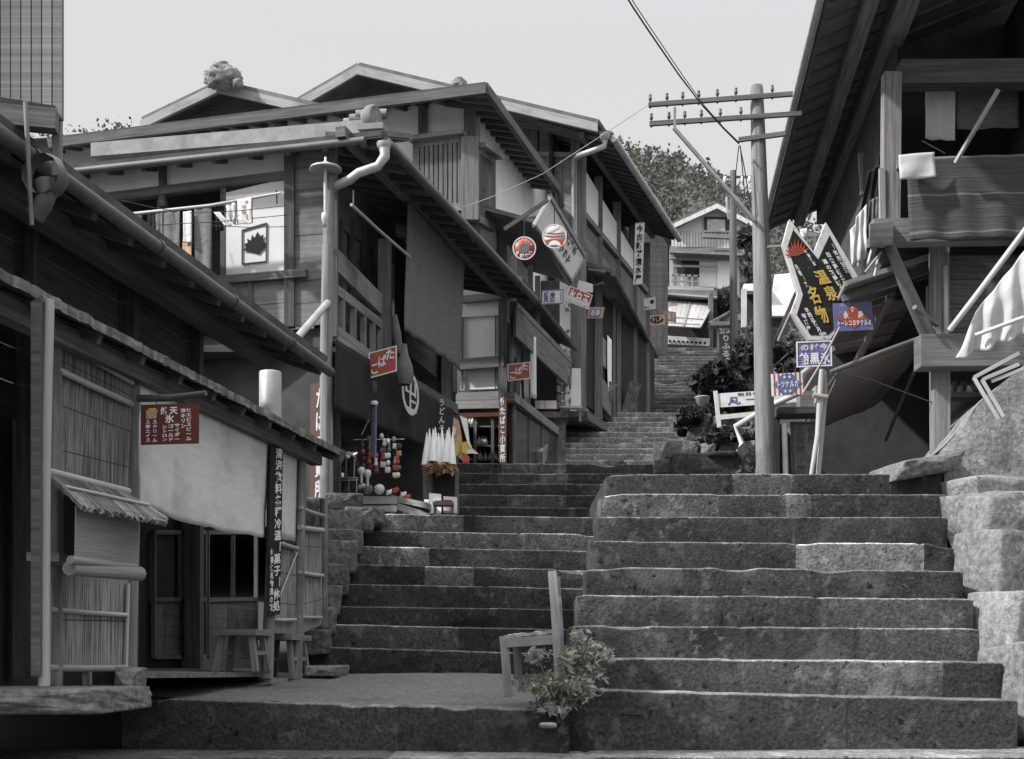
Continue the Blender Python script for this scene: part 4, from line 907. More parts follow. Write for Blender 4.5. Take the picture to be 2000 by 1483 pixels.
mb = MB(); mb.slab(L4(22.7, 7.62, .02), L4(26.4, 7.62, .02), L4(26.4, 8.05, .02), L4(22.7, 8.4, .02), .04, 1); mb.build("plaster_band", M['plaster'], inn)
mb = MB()
for D, o in ((22.55, .04), (23.6, .04), (24.9, .04), (26.2, .04), (27.3, .04)): mb.beam(L4(D, 4.2 if D < 24.8 else 4.6, o), L4(D, 8.6, o), .15)
mb.beam(L4(22.5, 7.6, .06), L4(27.5, 7.6, .06), .1, .1); mb.build("post", M['wood'], inn, bevel=.006)
mb = MB(); mb.planks(L4(25, 6.2, .06), L4(25, 7.5, .06), L4(27.3, 7.5, .06), L4(27.3, 6.2, .06), 9, .02); mb.planks(L4(22.6, 6.75, .03), L4(24.8, 6.75, .03), L4(24.8, 7.5, .03), L4(22.6, 7.5, .03), 4, .02); mb.build("upper_boards", M['boards'], inn)
pz = 6.73; q0, q1 = V((1.67, 22.6, pz - .1)), V((3.06, 28.7, pz - .1)); inp = V((-.9, .3, .35))
mb = MB(); mb.slab(q0, q1, q1 + inp, q0 + inp, .07, 1); mb.build("pent_roof", M['bark'], inn)
mb = MB(); mb.tube([q0 + V((.05, 0, -.02)), q1 + V((.05, 0, -.02))], .05, 7); mb.tube([P(1180, 553, 22.6), P(1164, 558, 22.6), P(1150, 561, 22.7)], .03, 6); mb.tube([P(1148, 527, 22.5), P(1182, 533, 22.5)], .035, 6); mb.build("pent_gutter", M['tin'], inn)
mb = MB()
for D in (23.3, 24.6, 25.0, 26.4, 27.9): mb.beam(V((1.30 + .26 * (D - 22.5), D, 4.2 if D < 24.8 else 4.6)), V((1.30 + .26 * (D - 22.5), D, 6.7)), .13)
mb.beam(V((1.5, 23.4, 5.55)), V((2.8, 28.4, 5.5)), .09, .5, t=1.3); mb.beam(V((1.55, 23.3, 4.75)), V((1.8, 24.4, 4.75)), .05, .5); mb.build("street_post", M['wood'], inn, bevel=.005)
mb = MB(); mb.slab(V((2.55, 27.5, 5.0)), V((2.9, 28.6, 5.0)), V((2.75, 28.6, 6.0)), V((2.4, 27.5, 6.0)), .04); mb.build("slat_panel", M['blind'], inn)
for D, w_, z0_, z1_, m_ in ((23.95, .42, 4.9, 5.9, 'paper'), (25.6, .5, 5.0, 6.1, 'brown_cloth'), (26.9, .45, 5.2, 6.2, 'indigo')):
    X_ = 1.34 + .26 * (D - 22.5); b = MB(); b.cloth(V((X_, D, z1_)), V((X_ + .26 * w_, D + w_, z1_)), V((X_ + .26 * w_, D + w_, z0_)), V((X_, D, z0_)), 8, 8, .02, D, 2); tag(b.build('door_curtain', M[m_], solid=.005), {'paper': 'pale half curtain at the inn doorway nearest the stairs foot', 'brown_cloth': 'brown half curtain in the middle doorway of the gabled inn', 'indigo': 'dark half curtain in the farthest doorway of the gabled inn'}[m_], 'curtain')
for (x, yb, D, h_) in ((1182, 818, 24.2, .7), (1230, 818, 25.3, .62)):
    mb = MB(); mb.beam(P(x - 10, yb, D), P(x + 12, yb - 70, D), .22, .16); tag(mb.build("stone_post", M['rock'], bevel=.02), "leaning stone kerb post at the inn front, " + ("nearer the card rack" if x < 1200 else "right by the upper flight"), "stone")
mb = MB(); mb.slab(L4(24.9, 3.6, -.05), L4(28.6, 3.6, -.05), L4(28.6, 4.7, -.05), L4(24.9, 4.7, -.05), .2, .6); mb.build("foundation", M['rock'], inn)
mb = MB(); mb.slab(L4(22.4, 4.14, .12), L4(25.0, 4.2, .12), L4(25.0, 4.2, -2.2), L4(22.4, 4.14, -2.2), .10, 1); mb.beam(L4(22.4, 4.16, .12), L4(25.0, 4.22, .12), .12, .14); mb.build("floor_frame", M['wood_dark'], inn)
# ---- next house up, seen past the inn's eave
nh = thing("eave_house", "dark-eaved house beyond the gabled inn with a long sloping roof edge", "house", V((2.6, 27.5, 6)))
zz = 9.05; r0, r1 = V((1.95, 24.6, zz + .25)), V((4.25, 35.0, zz + 1.25)); r0, r1 = P(1207, 302, 25.5), P(1318, 466, 31.2)
inr = V((-2.4, .4, .9)); mb = MB(); mb.slab(r0, r1, r1 + inr, r0 + inr, .1, 1); mb.build("roof", M['tile'], nh)
mb = MB(); mb.tube([P(1206, 300, 25.4), P(1226, 304, 25.4), P(1222, 316, 25.5), P(1210, 320, 25.5)], .05, 7); mb.build("gutter_end", M['zinc'], nh)
mb = MB(); mb.planks(P(1205, 700, 28.3), P(1205, 330, 28.3), P(1305, 480, 30.5), P(1305, 690, 31), 8, .03, .01, var=.3); mb.build("boards", M['wood'], nh)
mb = MB()
for i in range(14):
    p = r0.lerp(r1, (i + .5) / 14) - V((0.05, 0, .06)); mb.beam(p, p + inr * .5, .06, .07)
mb.build("rafters", M['wood_dark'], nh)
# ================================================================== HOUSES AT THE HEAD OF THE STEPS
ah = thing("awning_house", "small shop with a pale sloping awning closing the top of the steps", "shop", P(1340, 690, 36.5))
D = 36.4
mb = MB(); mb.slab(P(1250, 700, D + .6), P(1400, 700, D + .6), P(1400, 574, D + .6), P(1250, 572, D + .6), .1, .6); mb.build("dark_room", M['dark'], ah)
mb = MB(); A, B, C, D_ = P(1303, 638, D - .9), P(1368, 642, D - .9), P(1393, 596, D + .3), P(1303, 588, D + .3); n = 9
for i in range(n): mb.slab(A.lerp(B, i / n), A.lerp(B, (i + .96) / n), D_.lerp(C, (i + .96) / n), D_.lerp(C, i / n), .03, rnd.uniform(.5, .7))
mb.build("awning", M['cream'], ah)
mb = MB()
for v in (.08, .3): mb.beam(A.lerp(D_, v) + V((0, 0, .04)), B.lerp(C, v) + V((0, 0, .04)), .04)
for u in (.0, .5, 1): mb.beam(A.lerp(B, u) + V((0, 0, .04)), D_.lerp(C, u) + V((0, 0, .04)), .04)
mb.build("batten", M['wood_pale'], ah)
mb = MB(); mb.slab(P(1300, 672, D - .2), P(1385, 677, D - .2), P(1387, 662, D - .2), P(1300, 656, D - .2), .02); cl_ = mb.build("cloth_valance", M['white_cloth'], ah)
mb = MB()
for i in range(9): mb.ball(P(1308 + i * 8.6, 666 + i * .5, D - .23), .035, 8)
mb.build("dots", M['indigo'], cl_)
mb = MB()
for x in (1298, 1388): mb.beam(P(x, 700, D), P(x, 570, D), .12)
mb.slab(P(1296, 586, D + .35), P(1400, 586, D + .35), P(1400, 568, D + .35), P(1296, 566, D + .35), .06); mb.slab(P(1290, 578, D + .1), P(1400, 586, D + .1), P(1400, 572, D + .9), P(1290, 562, D + .9), .05); mb.build("beam", M['wood'], ah)
mb = MB(); mb.beam(P(1385, 632, D - .5), P(1432, 606, D), .06); mb.build("strut", M['wood'], ah)
uh = thing("gable_house", "pale boarded house with a balcony and gable above the steps", "house", P(1390, 560, 41))
D = 41.0
uf = lambda x, y, o=0: P(x, y, D - o)
mb = MB(); mb.planks(uf(1312, 492), uf(1312, 450), uf(1490, 452), uf(1490, 497), 30, .04, .015, var=.14); mb.build("boards", M['boards_pale'], uh)
gable(uh, lambda x, y, o=0: P(x, y, D - o), (1400, 399), (1306, 442), (1490, 446), M['boards_pale'], 9, 6, .0, .25, M['cream'])
mb = MB(); mb.slab(uf(1318, 540, -.2), uf(1366, 540, -.2), uf(1366, 500, -.2), uf(1318, 500, -.2), .05); mb.build("dark_room", M['dark'], uh)
mb = MB(); mb.planks(uf(1308, 580, -.35), uf(1308, 488, -.35), uf(1445, 490, -.35), uf(1445, 580, -.35), 20, .04, .012); mb.build("lower_boards", M['boards_pale'], uh)
mb = MB(); mb.slab(uf(1366, 560, -.05), uf(1402, 562, -.05), uf(1402, 505, -.05), uf(1366, 505, -.05), .04, 1); mb.slab(uf(1401, 566, .03), uf(1430, 567, .03), uf(1430, 498, .03), uf(1401, 497, .03), .04, 1.0); mb.build("screen", M['paper'], uh)
mb = MB()
mb.beam(uf(1308, 500, .1), uf(1440, 504, .1), .14, .22, t=1.3); mb.beam(uf(1308, 562, .3), uf(1410, 568, .3), .12, .12, t=1.4); mb.beam(uf(1312, 537, .3), uf(1366, 540, .3), .06); mb.beam(uf(1312, 549, .3), uf(1366, 551, .3), .05)
for x in (1315, 1327, 1340, 1352, 1364): mb.beam(uf(x, 562, .3), uf(x, 537, .3), .06)
mb.beam(uf(1316, 520, .2), uf(1402, 521, .2), .06); mb.beam(uf(1318, 565, .05), uf(1318, 495, .05), .12); mb.build("balcony", M['wood_pale'], uh)
mb = MB(); mb.slab(uf(1375, 458, .05), uf(1424, 460, .05), uf(1424, 425, .05), uf(1375, 424, .05), .04); wn = mb.build("window", M['dark'], uh)
mb = MB(); mb.slab(uf(1381, 452, .1), uf(1416, 453, .1), uf(1416, 430, .1), uf(1381, 429, .1), .03, .8); mb.build("curtain", M['white_cloth'], wn)
mb = MB(); mb.beam(uf(1372, 461, .4), uf(1426, 463, .4), .12, .12); mb.beam(uf(1374, 452, .4), uf(1424, 453, .4), .05)
for x in range(1375, 1426, 7): mb.beam(uf(x, 461, .4), uf(x, 451, .4), .03)
mb.build("window_rail", M['wood_pale'], wn)
mb = MB(); mb.slab(uf(1308, 497, .45), uf(1450, 503, .45), uf(1450, 488, -.1), uf(1308, 483, -.1), .06); mb.build("pent_roof", M['tile'], uh)
# ================================================================== RIGHT-HAND BUILDING
K7 = .109
def L7(X12, D, z): return V((X12 + K7 * (D - 12.5), D, z))      # X given at D = 12.5
rh = thing("overhanging_house", "dark timber house on the right with a huge overhanging eave and balcony", "house", V((3.6, 12.5, 1.6)))
zE7 = 5.99
m0, m1 = L7(2.86, 9.6, zE7), L7(2.86, 18.2, zE7); in7 = V((2.6, -.2, 1.0)); far7 = V((3.9, 0, .2))
mb = MB(); mb.slab(m0, m1, m1 + in7 * 1.4, m0 + in7 * 1.4, .08, 1); mb.build("roof", M['tile'], rh)
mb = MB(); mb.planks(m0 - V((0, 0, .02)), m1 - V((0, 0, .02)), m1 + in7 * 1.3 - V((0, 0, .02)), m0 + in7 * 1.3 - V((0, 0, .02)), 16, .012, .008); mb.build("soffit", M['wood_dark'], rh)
mb = MB()
for i in range(24):
    p = m0.lerp(m1, (i + .5) / 24) + V((.03, 0, -.06)); mb.beam(p, p + in7 * 1.2, .055, .07)
mb.build("rafters", M['wood_dark'], rh)
mb = MB()
for X_, z_, wd in ((3.28, 5.98, .13), (3.62, 6.05, .2)): mb.beam(L7(X_, 9.6, z_), L7(X_, 18, z_), wd, wd * 1.2, t=1.5)
mb.beam(P(1755, 148, 12.5), P(2900, 140, 12.4), .2, .22); mb.build("eave_beam", M['wood_dark'], rh, bevel=.01)
mb = MB(); mb.tube([m0 + V((-.04, 0, -.02)), m0.lerp(m1, .5) + V((-.04, 0, -.03)), m1 + V((-.04, 0, -.02))], .035, 8, t=1.2)
mb.build("gutter", M['zinc'], rh)
mb = MB(); mb.beam(L7(3.62, 12.4, 1.7), L7(3.62, 12.4, 1.7) + V((0, 0, .01)), .01)
mb.beam(P(1738, 462, 12.4), P(1741, 145, 12.4), .16, .12, t=1.3); mb.beam(P(1724, 470, 12.35), P(1722, 330, 12.35), .05, t=1.7)
mb.beam(P(1836, 885, 12.6), P(1834, 470, 12.6), .15, .15, t=1.1); mb.beam(P(1848, 690, 12.5), P(1846, 520, 12.5), .035, .035, t=2); mb.beam(P(1815, 680, 12.7), P(1815, 560, 12.7), .05)
mb.beam(P(1690, 370, 15), P(1684, 240, 15), .05, t=1.5); mb.beam(P(1686, 380, 14.6), P(1682, 300, 14.6), .06, t=1.6)
mb.build("post", M['wood'], rh, bevel=.008)
mb = MB(); mb.beam(P(1702, 456, 12.35), P(2900, 440, 12.3), .17, .22); mb.beam(P(1722, 458, 11.95), P(1700, 470, 16), .2, .2); mb.beam(P(1792, 690, 12.45), P(2900, 676, 12.35), .24, .3); mb.build("floor_beam", M['wood'], rh, bevel=.01)
mb = MB(); mb.tube([P(1737, 478, 12.1), P(1770, 560, 12.2), P(1826, 685, 12.5)], [.045, .06, .075], 8, t=.9); mb.tube([P(1786, 600, 12.2), P(1830, 635, 12.45)], .025, 6); mb.build("strut", M['wood'], rh)
mb = MB(); mb.slab(L7(3.8, 13.6, 3.7), L7(8, 13.6, 3.7), L7(8, 13.6, 6.8), L7(3.8, 13.6, 6.8), .05, 1.0); mb.slab(L7(3.75, 12.6, 1.6), L7(3.75, 18, 1.6), L7(3.75, 18, 6.3), L7(3.75, 12.6, 6.3), .05, 1) if False else None
mb.slab(L7(4.9, 12.5, 1.5), L7(4.9, 18.2, 1.5), L7(4.9, 18.2, 6.5), L7(4.9, 12.5, 6.5), .05, 1); mb.slab(L7(3.9, 17.5, 1.5), L7(4.9, 17.4, 1.5), L7(4.9, 17.4, 6.5), L7(3.9, 17.5, 6.5), .05, 1)
mb.slab(L7(3.62, 12.8, 4.0), L7(3.62, 18, 4.0), L7(3.62, 18, 6.0), L7(3.62, 12.8, 6.0), .05, 1)
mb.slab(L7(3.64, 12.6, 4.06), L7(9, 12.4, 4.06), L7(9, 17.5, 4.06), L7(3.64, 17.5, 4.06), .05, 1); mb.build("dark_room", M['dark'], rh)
mb = MB(); mb.planks(P(1745, 520, 12.9), P(2900, 516, 12.9), P(2900, 470, 12.9), P(1745, 472, 12.9), 2, .02); mb.planks(P(1850, 690, 12.7), P(2900, 690, 12.7), P(2900, 500, 12.7), P(1850, 500, 12.7), 4, .02); mb.build("boards", M['wood_dark'], rh)
mb = MB(); mb.beam(P(1752, 322, 12.3), P(2900, 318, 12.3), .07, .07); mb.beam(P(1770, 164, 12.6), P(1815, 165, 12.6), .04, .03, t=2); mb.beam(P(1800, 275, 12.7), P(1846, 300, 12.7), .01)
mb.beam(P(1866, 318, 12.0), P(1950, 175, 11.6), .03, .03, t=2); mb.build("rail", M['wood'], rh)
def hang(q, D, m_, label, nx=20, ny=14, amp=.02, seed=0, folds=3, name="cloth", cat="cloth", **kw):
    b = MB(); p = [P(x, y, D + (q[i][2] if len(q[i]) > 2 else 0)) for i, (x, y, *_) in enumerate(q)]
    b.cloth(p[0], p[1], p[2], p[3], nx, ny, amp, seed, folds, **kw); return tag(b.build(name, m_, solid=.006), label, cat)
hang([(1770, 308), (2060, 300), (2060, 462), (1778, 470)], 12.1, M['rag'], "thick grey striped rag mat airing over the balcony rail", 34, 22, .035, 3, 4, "rag_mat", "mat")
hang([(1755, 303), (1825, 297), (1828, 346), (1757, 352)], 12.0, M['white_cloth'], "small white towel folded over the balcony rail corner", 12, 10, .02, 5, 1, "towel", "towel")
hang([(1808, 166), (1866, 164), (1864, 276), (1806, 272)], 12.75, M['white_cloth'], "white sheet hung indoors, left of its two, above the mat", 16, 14, .03, 6, 2, "sheet", "cloth")
hang([(1868, 164), (1990, 160), (1990, 250), (1868, 254)], 12.8, M['grey_cloth'], "grey sheet hung indoors right of the white sheet above the mat", 16, 14, .03, 7, 2, "sheet", "cloth")
# laundry bundle hanging from the balcony corner
lb = thing("laundry", "bundle of white and dark washing hung from the balcony corner", "laundry", P(1690, 500, 12.6))
for i, (q, m_) in enumerate((([(1672, 424), (1692, 400), (1690, 505), (1662, 520)], 'white_cloth'), ([(1660, 450), (1682, 425), (1684, 526), (1664, 515)], 'white_cloth'), ([(1698, 392), (1714, 384), (1712, 450), (1690, 470)], 'grey_cloth'),
                             ([(1712, 440), (1730, 436), (1706, 506), (1694, 516)], 'white_cloth'), ([(1694, 336), (1722, 320), (1708, 420), (1676, 436)], 'indigo'), ([(1716, 300), (1728, 300), (1716, 400), (1700, 412)], 'indigo'))):
    b = MB(); p = [P(x, y, 12.45 + .05 * i) for x, y in q]; b.cloth(*p, 10, 16, .045, i * 3 + 1, 2); b.build("garment", M[m_], lb, solid=.005)
mb = MB(); mb.tube([P(1722, 492, 12.3), P(1690, 532, 12.4)], .012, 6); mb.tube([P(1716, 500, 12.4), P(1708, 540, 12.35)], .015, 6); mb.build("stick", M['bamboo'], lb)
# upper board awning and straw mat awning below it
ba = thing("board_awning", "sloping awning of old bark boards with a pale front edge", "awning", P(1740, 560, 13))
A, B = P(1655, 562, 12.8), P(1840, 500, 12.8); C = V((4.6, 16.4, 3.88)); D_ = V((3.56 + .06, 15.9, 3.62))
mb = MB(); mb.planks(A, B, C, D_, 11, .02, .02, .02, .45); mb.build("boards", M['boards'], ba)
mb = MB(); mb.beam(A + V((-.02, -.03, .03)), B + V((0, -.03, .03)), .05, .045, t=1.7); mb.beam(A + V((-.02, -.03, .03)), D_ + V((-.03, 0, .03)), .03, .05, t=1.6); mb.beam(P(1738, 580, 13.4), P(1660, 730, 14.6), .06, .05, t=1.2); mb.beam(A - V((0, -.2, .05)), B - V((0, -.2, .05)), .06, .07, t=.8); mb.build("batten", M['wood'], ba)
ma = thing("mat_awning", "sagging straw mat awning over the dark shop opening on the right", "awning", P(1700, 720, 13))
nl, nr = P(1638, 727, 12.85), P(1812, 656, 12.85); fl, fr = V((3.50, 16.6, 2.80)), V((4.42, 16.3, 3.14))
mb = MB(); rows = []
for i in range(17):
    u = i / 16; rows.append([nl.lerp(nr, j / 16).lerp(fl.lerp(fr, j / 16), u) + V((0, 0, -.18 * math.sin(3.14 * u) * (1 - .6 * j / 16) + .02 * noise.noise(V((u * 5, j * .4, 2))))) for j in range(17)])
mb.grid(rows, 1, True); mb.build("straw_mat", M['mat'], ma, solid=.015)
mb = MB(); mb.tube([nl + V((-.08, 0, 0)), nl.lerp(nr, .5) + V((0, -.02, .02)), nr], [.022, .024, .028], 7, t=.8); mb.tube([nl, fl], .02, 6); mb.tube([P(1800, 690, 12.7), P(1730, 860, 14.5)], .02, 6, t=.5); mb.build("pole", M['wood'], ma)
mb = MB(); mb.tube([P(1635, 728, 12.7), P(1700, 742, 12.7), P(1822, 787, 12.6)], .006, 5); mb.build("cord", M['wire'], ma)
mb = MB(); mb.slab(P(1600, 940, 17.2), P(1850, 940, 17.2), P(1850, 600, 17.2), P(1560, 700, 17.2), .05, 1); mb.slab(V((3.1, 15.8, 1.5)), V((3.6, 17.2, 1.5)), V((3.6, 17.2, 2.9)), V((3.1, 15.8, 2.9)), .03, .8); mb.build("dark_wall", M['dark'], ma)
# things at the far right edge: pale slanted screen, crossed laths, glass case
eb = thing("white_awning", "white cloth awning on a pale pole at the right edge", "awning", P(1920, 650, 11))
hang_q = [P(1975, 500, 10.6), P(2060, 480, 10.6), P(2020, 690, 10.9), P(1868, 700, 11.2)]
mb = MB(); mb.cloth(P(1905, 610, 11.0), P(2050, 430, 10.6), P(2040, 640, 10.8), P(1868, 702, 11.2), 30, 20, .075, 2, 4); mb.build("cloth", M['white_cloth'], eb, solid=.004)
mb = MB(); mb.tube([P(1855, 645, 11.2), P(1905, 580, 11), P(2040, 400, 10.6)], .025, 7, t=1.4); mb.tube([P(1906, 655, 11), P(2000, 620, 10.8)], .018, 6, t=1.6); mb.build("pole", M['bamboo'], eb)
ln = thing("crossed_laths", "crossed pale lath frame leaning at the right edge", "frame", P(1930, 800, 10.8))
mb = MB()
for a, b in (((1902, 738), (1990, 690)), ((1902, 738), (1950, 820)), ((1918, 742), (1990, 712)), ((1918, 742), (1960, 815)), ((1936, 745), (2000, 720))): mb.beam(P(*a, 10.9), P(*b, 10.85), .035, .03, t=1.2)
mb.build("lath", M['wood_pale'], ln)
gc = thing("glass_case", "dusty shop goods piled on a shelf behind the right post", "goods", P(1880, 830, 13.2))
mb = MB(); mb.beam(P(1850, 776, 13.2), P(1930, 776, 13.2), .3, .04); mb.build("shelf", M['wood'], gc)
for i in range(6):
    mb = MB(); x = 1855 + i * 9; mb.rock(P(x, 764 - (i % 2) * 8, 13.2), (.04, 0, 0), (0, .05, 0), (0, 0, .06), i, .3, 10); mb.build("bundle", M['grey_cloth'] if i % 2 else M['porcelain'], gc)
mb = MB(); mb.planks(P(1850, 850, 13.1), P(1905, 850, 13.1), P(1905, 785, 13.1), P(1850, 785, 13.1), 2, .02); mb.build("case", M['glass'], gc)
# ------------------------------------------------------------------ boulder wall along the right-hand flight
m = MB(); bmq = [(1848, 950), (1846, 874), (1924, 778), (2090, 640), (2090, 950)]
fr_ = [P(x, y, 11.75 + max(0, (x - 1850)) * .0012) for x, y in bmq]; n_ = 14; rows = []
for k in range(9):
    v = k / 8; rr = []
    for i in range(25):
        u = i / 24; x = 1846 + 244 * u; yt = 874 - (x - 1846) * (96 / 78 if x < 1924 else 0) if x < 1924 else 778 - (x - 1924) * .83
        y = 952 + (yt - 952) * v; p = P(x, y, 11.72 + .10 * u); rr.append(p + V((0, .05 * noise.noise(p * 2.6) + .025 * noise.noise(p * 8) + .05 * v * v - .03 * (v < .1), .012 * noise.noise(p * 9))))
    rows.append(rr)
m.grid(rows); top = [[p + V((.03 * j, .28 * j, .02 * noise.noise(p * 4 + V((0, j, 0))))) for p in rows[-1]] for j in range(6)]; m.grid(top)
lf = [[r[0] + V((.05 * j, .26 * j, 0)) + V((.03 * noise.noise(r[0] * 5 + V((j, 0, 0))), 0, 0)) for r in rows] for j in range(6)]; m.grid(list(reversed(lf)))
tag(m.build("boulder", M['rock_pale']), "topmost pale dressed boulder beside the stairs with a slanting top", "boulder")
def block(x0, x1, y0, y1, D, m_, label, seed, rz=.42, dep=.34, dy=0):
    x0 += 26; x1 += 26; k = D / F; w_ = (x1 - x0) / 2 * k; h_ = (y1 - y0) / 2 * k; c = P((x0 + x1) / 2, (y0 + y1) / 2, D) + V((0, dep, 0))
    m = MB(); m.hull(c, (w_ * math.cos(rz) * 1.02, w_ * math.sin(rz), 0), (-dep * math.sin(rz) * .6, dep * math.cos(rz), 0), (w_ * .03, 0, h_ * 1.08), seed, .26)
    tag(m.build("boulder", m_), label, "boulder")
block(1846, 2060, 925, 1010, 11.2, M['rock_pale'], "pale boulder under the slanting topmost one", 2)
block(1850, 2060, 960, 1082, 10.6, M['rock'], "rounded grey boulder standing beside the second highest right steps", 3, .5)
block(1872, 2080, 1042, 1180, 9.9, M['rock'], "tall boulder in the middle of the right stair edge", 24, .45)
block(1896, 2090, 1150, 1300, 9.2, M['rock_pale'], "pale boulder low down at the right stair edge", 15, .5)
block(1925, 2110, 1262, 1450, 8.5, M['rock'], "lowest boulder at the bottom right corner", 6, .45)
mb = MB(); A, B = P(1690, 930, 11.75), P(1850, 905, 11.75); mb.hull(P(1785, 919, 11.8), (.30, .02, .055), (-.05, .35, 0), (.0, 0, .085), 5, .16); tag(mb.build("stone_slab", M['rock']), "long grey stone slab ramped up on the right top step", "stone")
# ------------------------------------------------------------------ rubble bank and stones behind the poles
bank = thing("rubble_wall", "low rubble retaining wall with pale mortar under the white board sign", "wall", P(1380, 900, 17)); gx = random.Random(12)
def rubble(x0, x1, y0, y1, D, nx, ny, seed):
    for j in range(ny):
        for i in range(nx):
            x = x0 + (x1 - x0) * (i + .5 + gx.uniform(-.15, .15) + .5 * (j % 2) * .6) / nx; y = y1 + (y0 - y1) * (j + .5) / ny
            w_ = (x1 - x0) / nx * .58 / F * D; h_ = (y1 - y0) / ny * .60 / F * D
            m = MB(); m.hull(P(x, y, D + gx.uniform(-.02, .05)), (w_ * gx.uniform(.8, 1.05), 0, .01), (0, .12, 0), (.02, 0, h_ * gx.uniform(.85, 1.05)), seed + i * 7 + j, .28, gx.uniform(.5, 1.0), 4); m.build("stone", M['rock'], bank)
rubble(1278, 1470, 866, 925, 16.6, 5, 2, 3)
rubble(1345, 1480, 812, 862, 17.4, 4, 2, 40)
mb = MB(); mb.grid([[P(x, y, 16.58 + (925 - y) * .004) + V((0, .04 * noise.noise(V((x * .1, y * .1, 0))), 0)) for x in range(1276, 1480, 6)] for y in range(935, 858, -6)], 1.5); mb.grid([[P(x, y, 17.38 + (862 - y) * .004) + V((0, .04 * noise.noise(V((x * .1, y * .1, 5))), 0)) for x in range(1346, 1480, 6)] for y in range(872, 812, -6)], 1.2); mb.build("mortar", M['rock'], bank)
mb = MB(); mb.hull(P(1375, 915, 14.5), (.36, 0, 0), (0, .25, 0), (0, 0, .13), 9, .06, .75); tag(mb.build("stone_block", M['stone']), "dark squared stone block lying before the rubble wall", "stone")
mb = MB(); mb.rock(P(1410, 889, 14.3), (.17, 0, 0), (0, .12, 0), (0, 0, .035), 19, .2, 14, .5, .6); tag(mb.build("stone", M['stone']), "flat dark stone on top of the squared block", "stone")
mb = MB(); mb.obox(P(1450, 880, 14.6), (.035, 0, .03), (0, .05, 0), (-.03, 0, .05), .8); tag(mb.build("brick", M['wood_dark'], bevel=.005), "broken brown brick under the white pipe end", "brick")
mb = MB(); mb.grid([[V((x, y, -1.2 + 2.8 * smooth(7.6, 12.3, y) + .12 * noise.noise(V((x, y, 7))) + .06 * noise.noise(V((x * 4, y * 4, 7))))) for x in arange(3.55, 14, .2)] for y in arange(6.5, 13, .2)]); tag(mb.build("terrain", M['rock']), kind="structure")
mb = MB(); mb.grid([[V((x, y, 1.7 + max(0, (y - 15.5)) * .30 + .10 * noise.noise(V((x, y, 3))) + .06 * noise.noise(V((x * 4, y * 4, 3))) - .9 * max(0, 2.9 + .2 * (y - 16) - x))) for x in arange(2.0, 12, .25)] for y in arange(16.8, 44, .4)], 1); tag(mb.build("terrain", M['hill']), kind="structure")
# rubble under the shop terrace at the left of the stairs
lw = thing("rubble_wall", "rough stone corner pier at the left of the stairs below the shop", "wall", P(665, 1150, 12.6)); gx = random.Random(5)
for x, y, D, w_, h_ in ((668, 988, 13.1, 34, 16), (724, 1012, 13.2, 22, 14), (660, 1035, 12.9, 40, 30), (700, 1020, 13.1, 26, 20), (655, 1090, 12.6, 36, 28), (668, 1062, 12.8, 34, 22), (648, 1135, 12.3, 28, 26), (640, 1175, 12.0, 22, 24), (632, 1215, 11.7, 22, 24), (620, 1255, 11.4, 22, 22), (610, 1010, 13.2, 40, 30), (600, 1080, 13.0, 40, 45), (590, 1160, 12.6, 40, 45)):
    m = MB(); k = D / F; m.hull(P(x, y, D), (w_ * k * 1.12, .05, 0), (-.04, .3, 0), (.01, 0, h_ * k * 1.12), int(x + y), .14, gx.uniform(.6, .8), 4); m.build("stone", M['rock'], lw)
# ================================================================== POLES AND WIRES
up = thing("utility_pole", "tall weathered utility pole with two long cross-arms, nearest on the right", "utility pole", P(1494, 930, 14))
D = 14.0
mb = MB(); pts = [P(1497, 935, D), P(1492, 760, D), P(1489, 560, D), P(1484, 380, D), P(1480, 240, D), P(1478, 176, D), P(1478, 168, D)]
mb.tube(pts, [.106, .100, .094, .084, .074, .068, .060], 18); mb.build("shaft", M['pole'], up)
for (xl, yl), (xr, yr), yc in (((1265, 212), (1545, 191), 196), ((1267, 249), (1562, 229), 235), ((1440, 280), (1532, 268), 274)):
    z = (HY - yc) / F * D; A = V(((xl - CX) / F * (z * F / (HY - yl)), z * F / (HY - yl) - .09, z)); B = V(((xr - CX) / F * (z * F / (HY - yr)), z * F / (HY - yr) - .09, z))
    mb = MB(); mb.beam(A, B, .04, .045, t=1); arm = mb.build("cross_arm", M['wood_dark'], up)
    if yc < 250:
        for u in ((.012, .13, .24, .352, .482, .61, .86) if yc < 200 else (.012, .13, .235, .345, .47, .605)):
            p = A.lerp(B, u); mb = MB(); mb.lathe(p + V((0, 0, .02)), [(.006, -.06), (.012, -.055), (.006, -.04), (.007, .02), (.016, .025), (.02, .05), (.012, .06), (.017, .075), (.012, .09), (.001, .095)], 8); mb.build("insulator", M['tin'], arm)
mb = MB(); mb.beam(P(1316, 250, D - .12), P(1474, 432, D - .12), .045, .03, t=1.5); mb.beam(P(1318, 210, D - .1), P(1318, 248, D - .1), .025, t=1.4); mb.build("brace", M['wood'], up)
p2 = thing("utility_pole", "thin dark utility pole standing farther up the steps", "utility pole", P(1434, 700, 27))
mb = MB(); mb.tube([P(1434, 720, 27), P(1432, 500, 27), P(1432, 334, 27)], [.085, .075, .065], 10, t=.6); mb.build("shaft", M['pole'], p2)
mb = MB(); mb.beam(P(1395, 346, 27), P(1478, 346, 27), .04); mb.build("cross_arm", M['wood_dark'], p2)
mb = MB()
for x in (1402, 1416, 1450, 1464): mb.lathe(P(x, 350, 26.95), [(.02, -.08), (.04, -.04), (.03, .05), (.001, .06)], 8)
for x in (1402, 1416, 1450, 1464): mb.mark()
mb.build("insulators", M['porcelain'], p2)
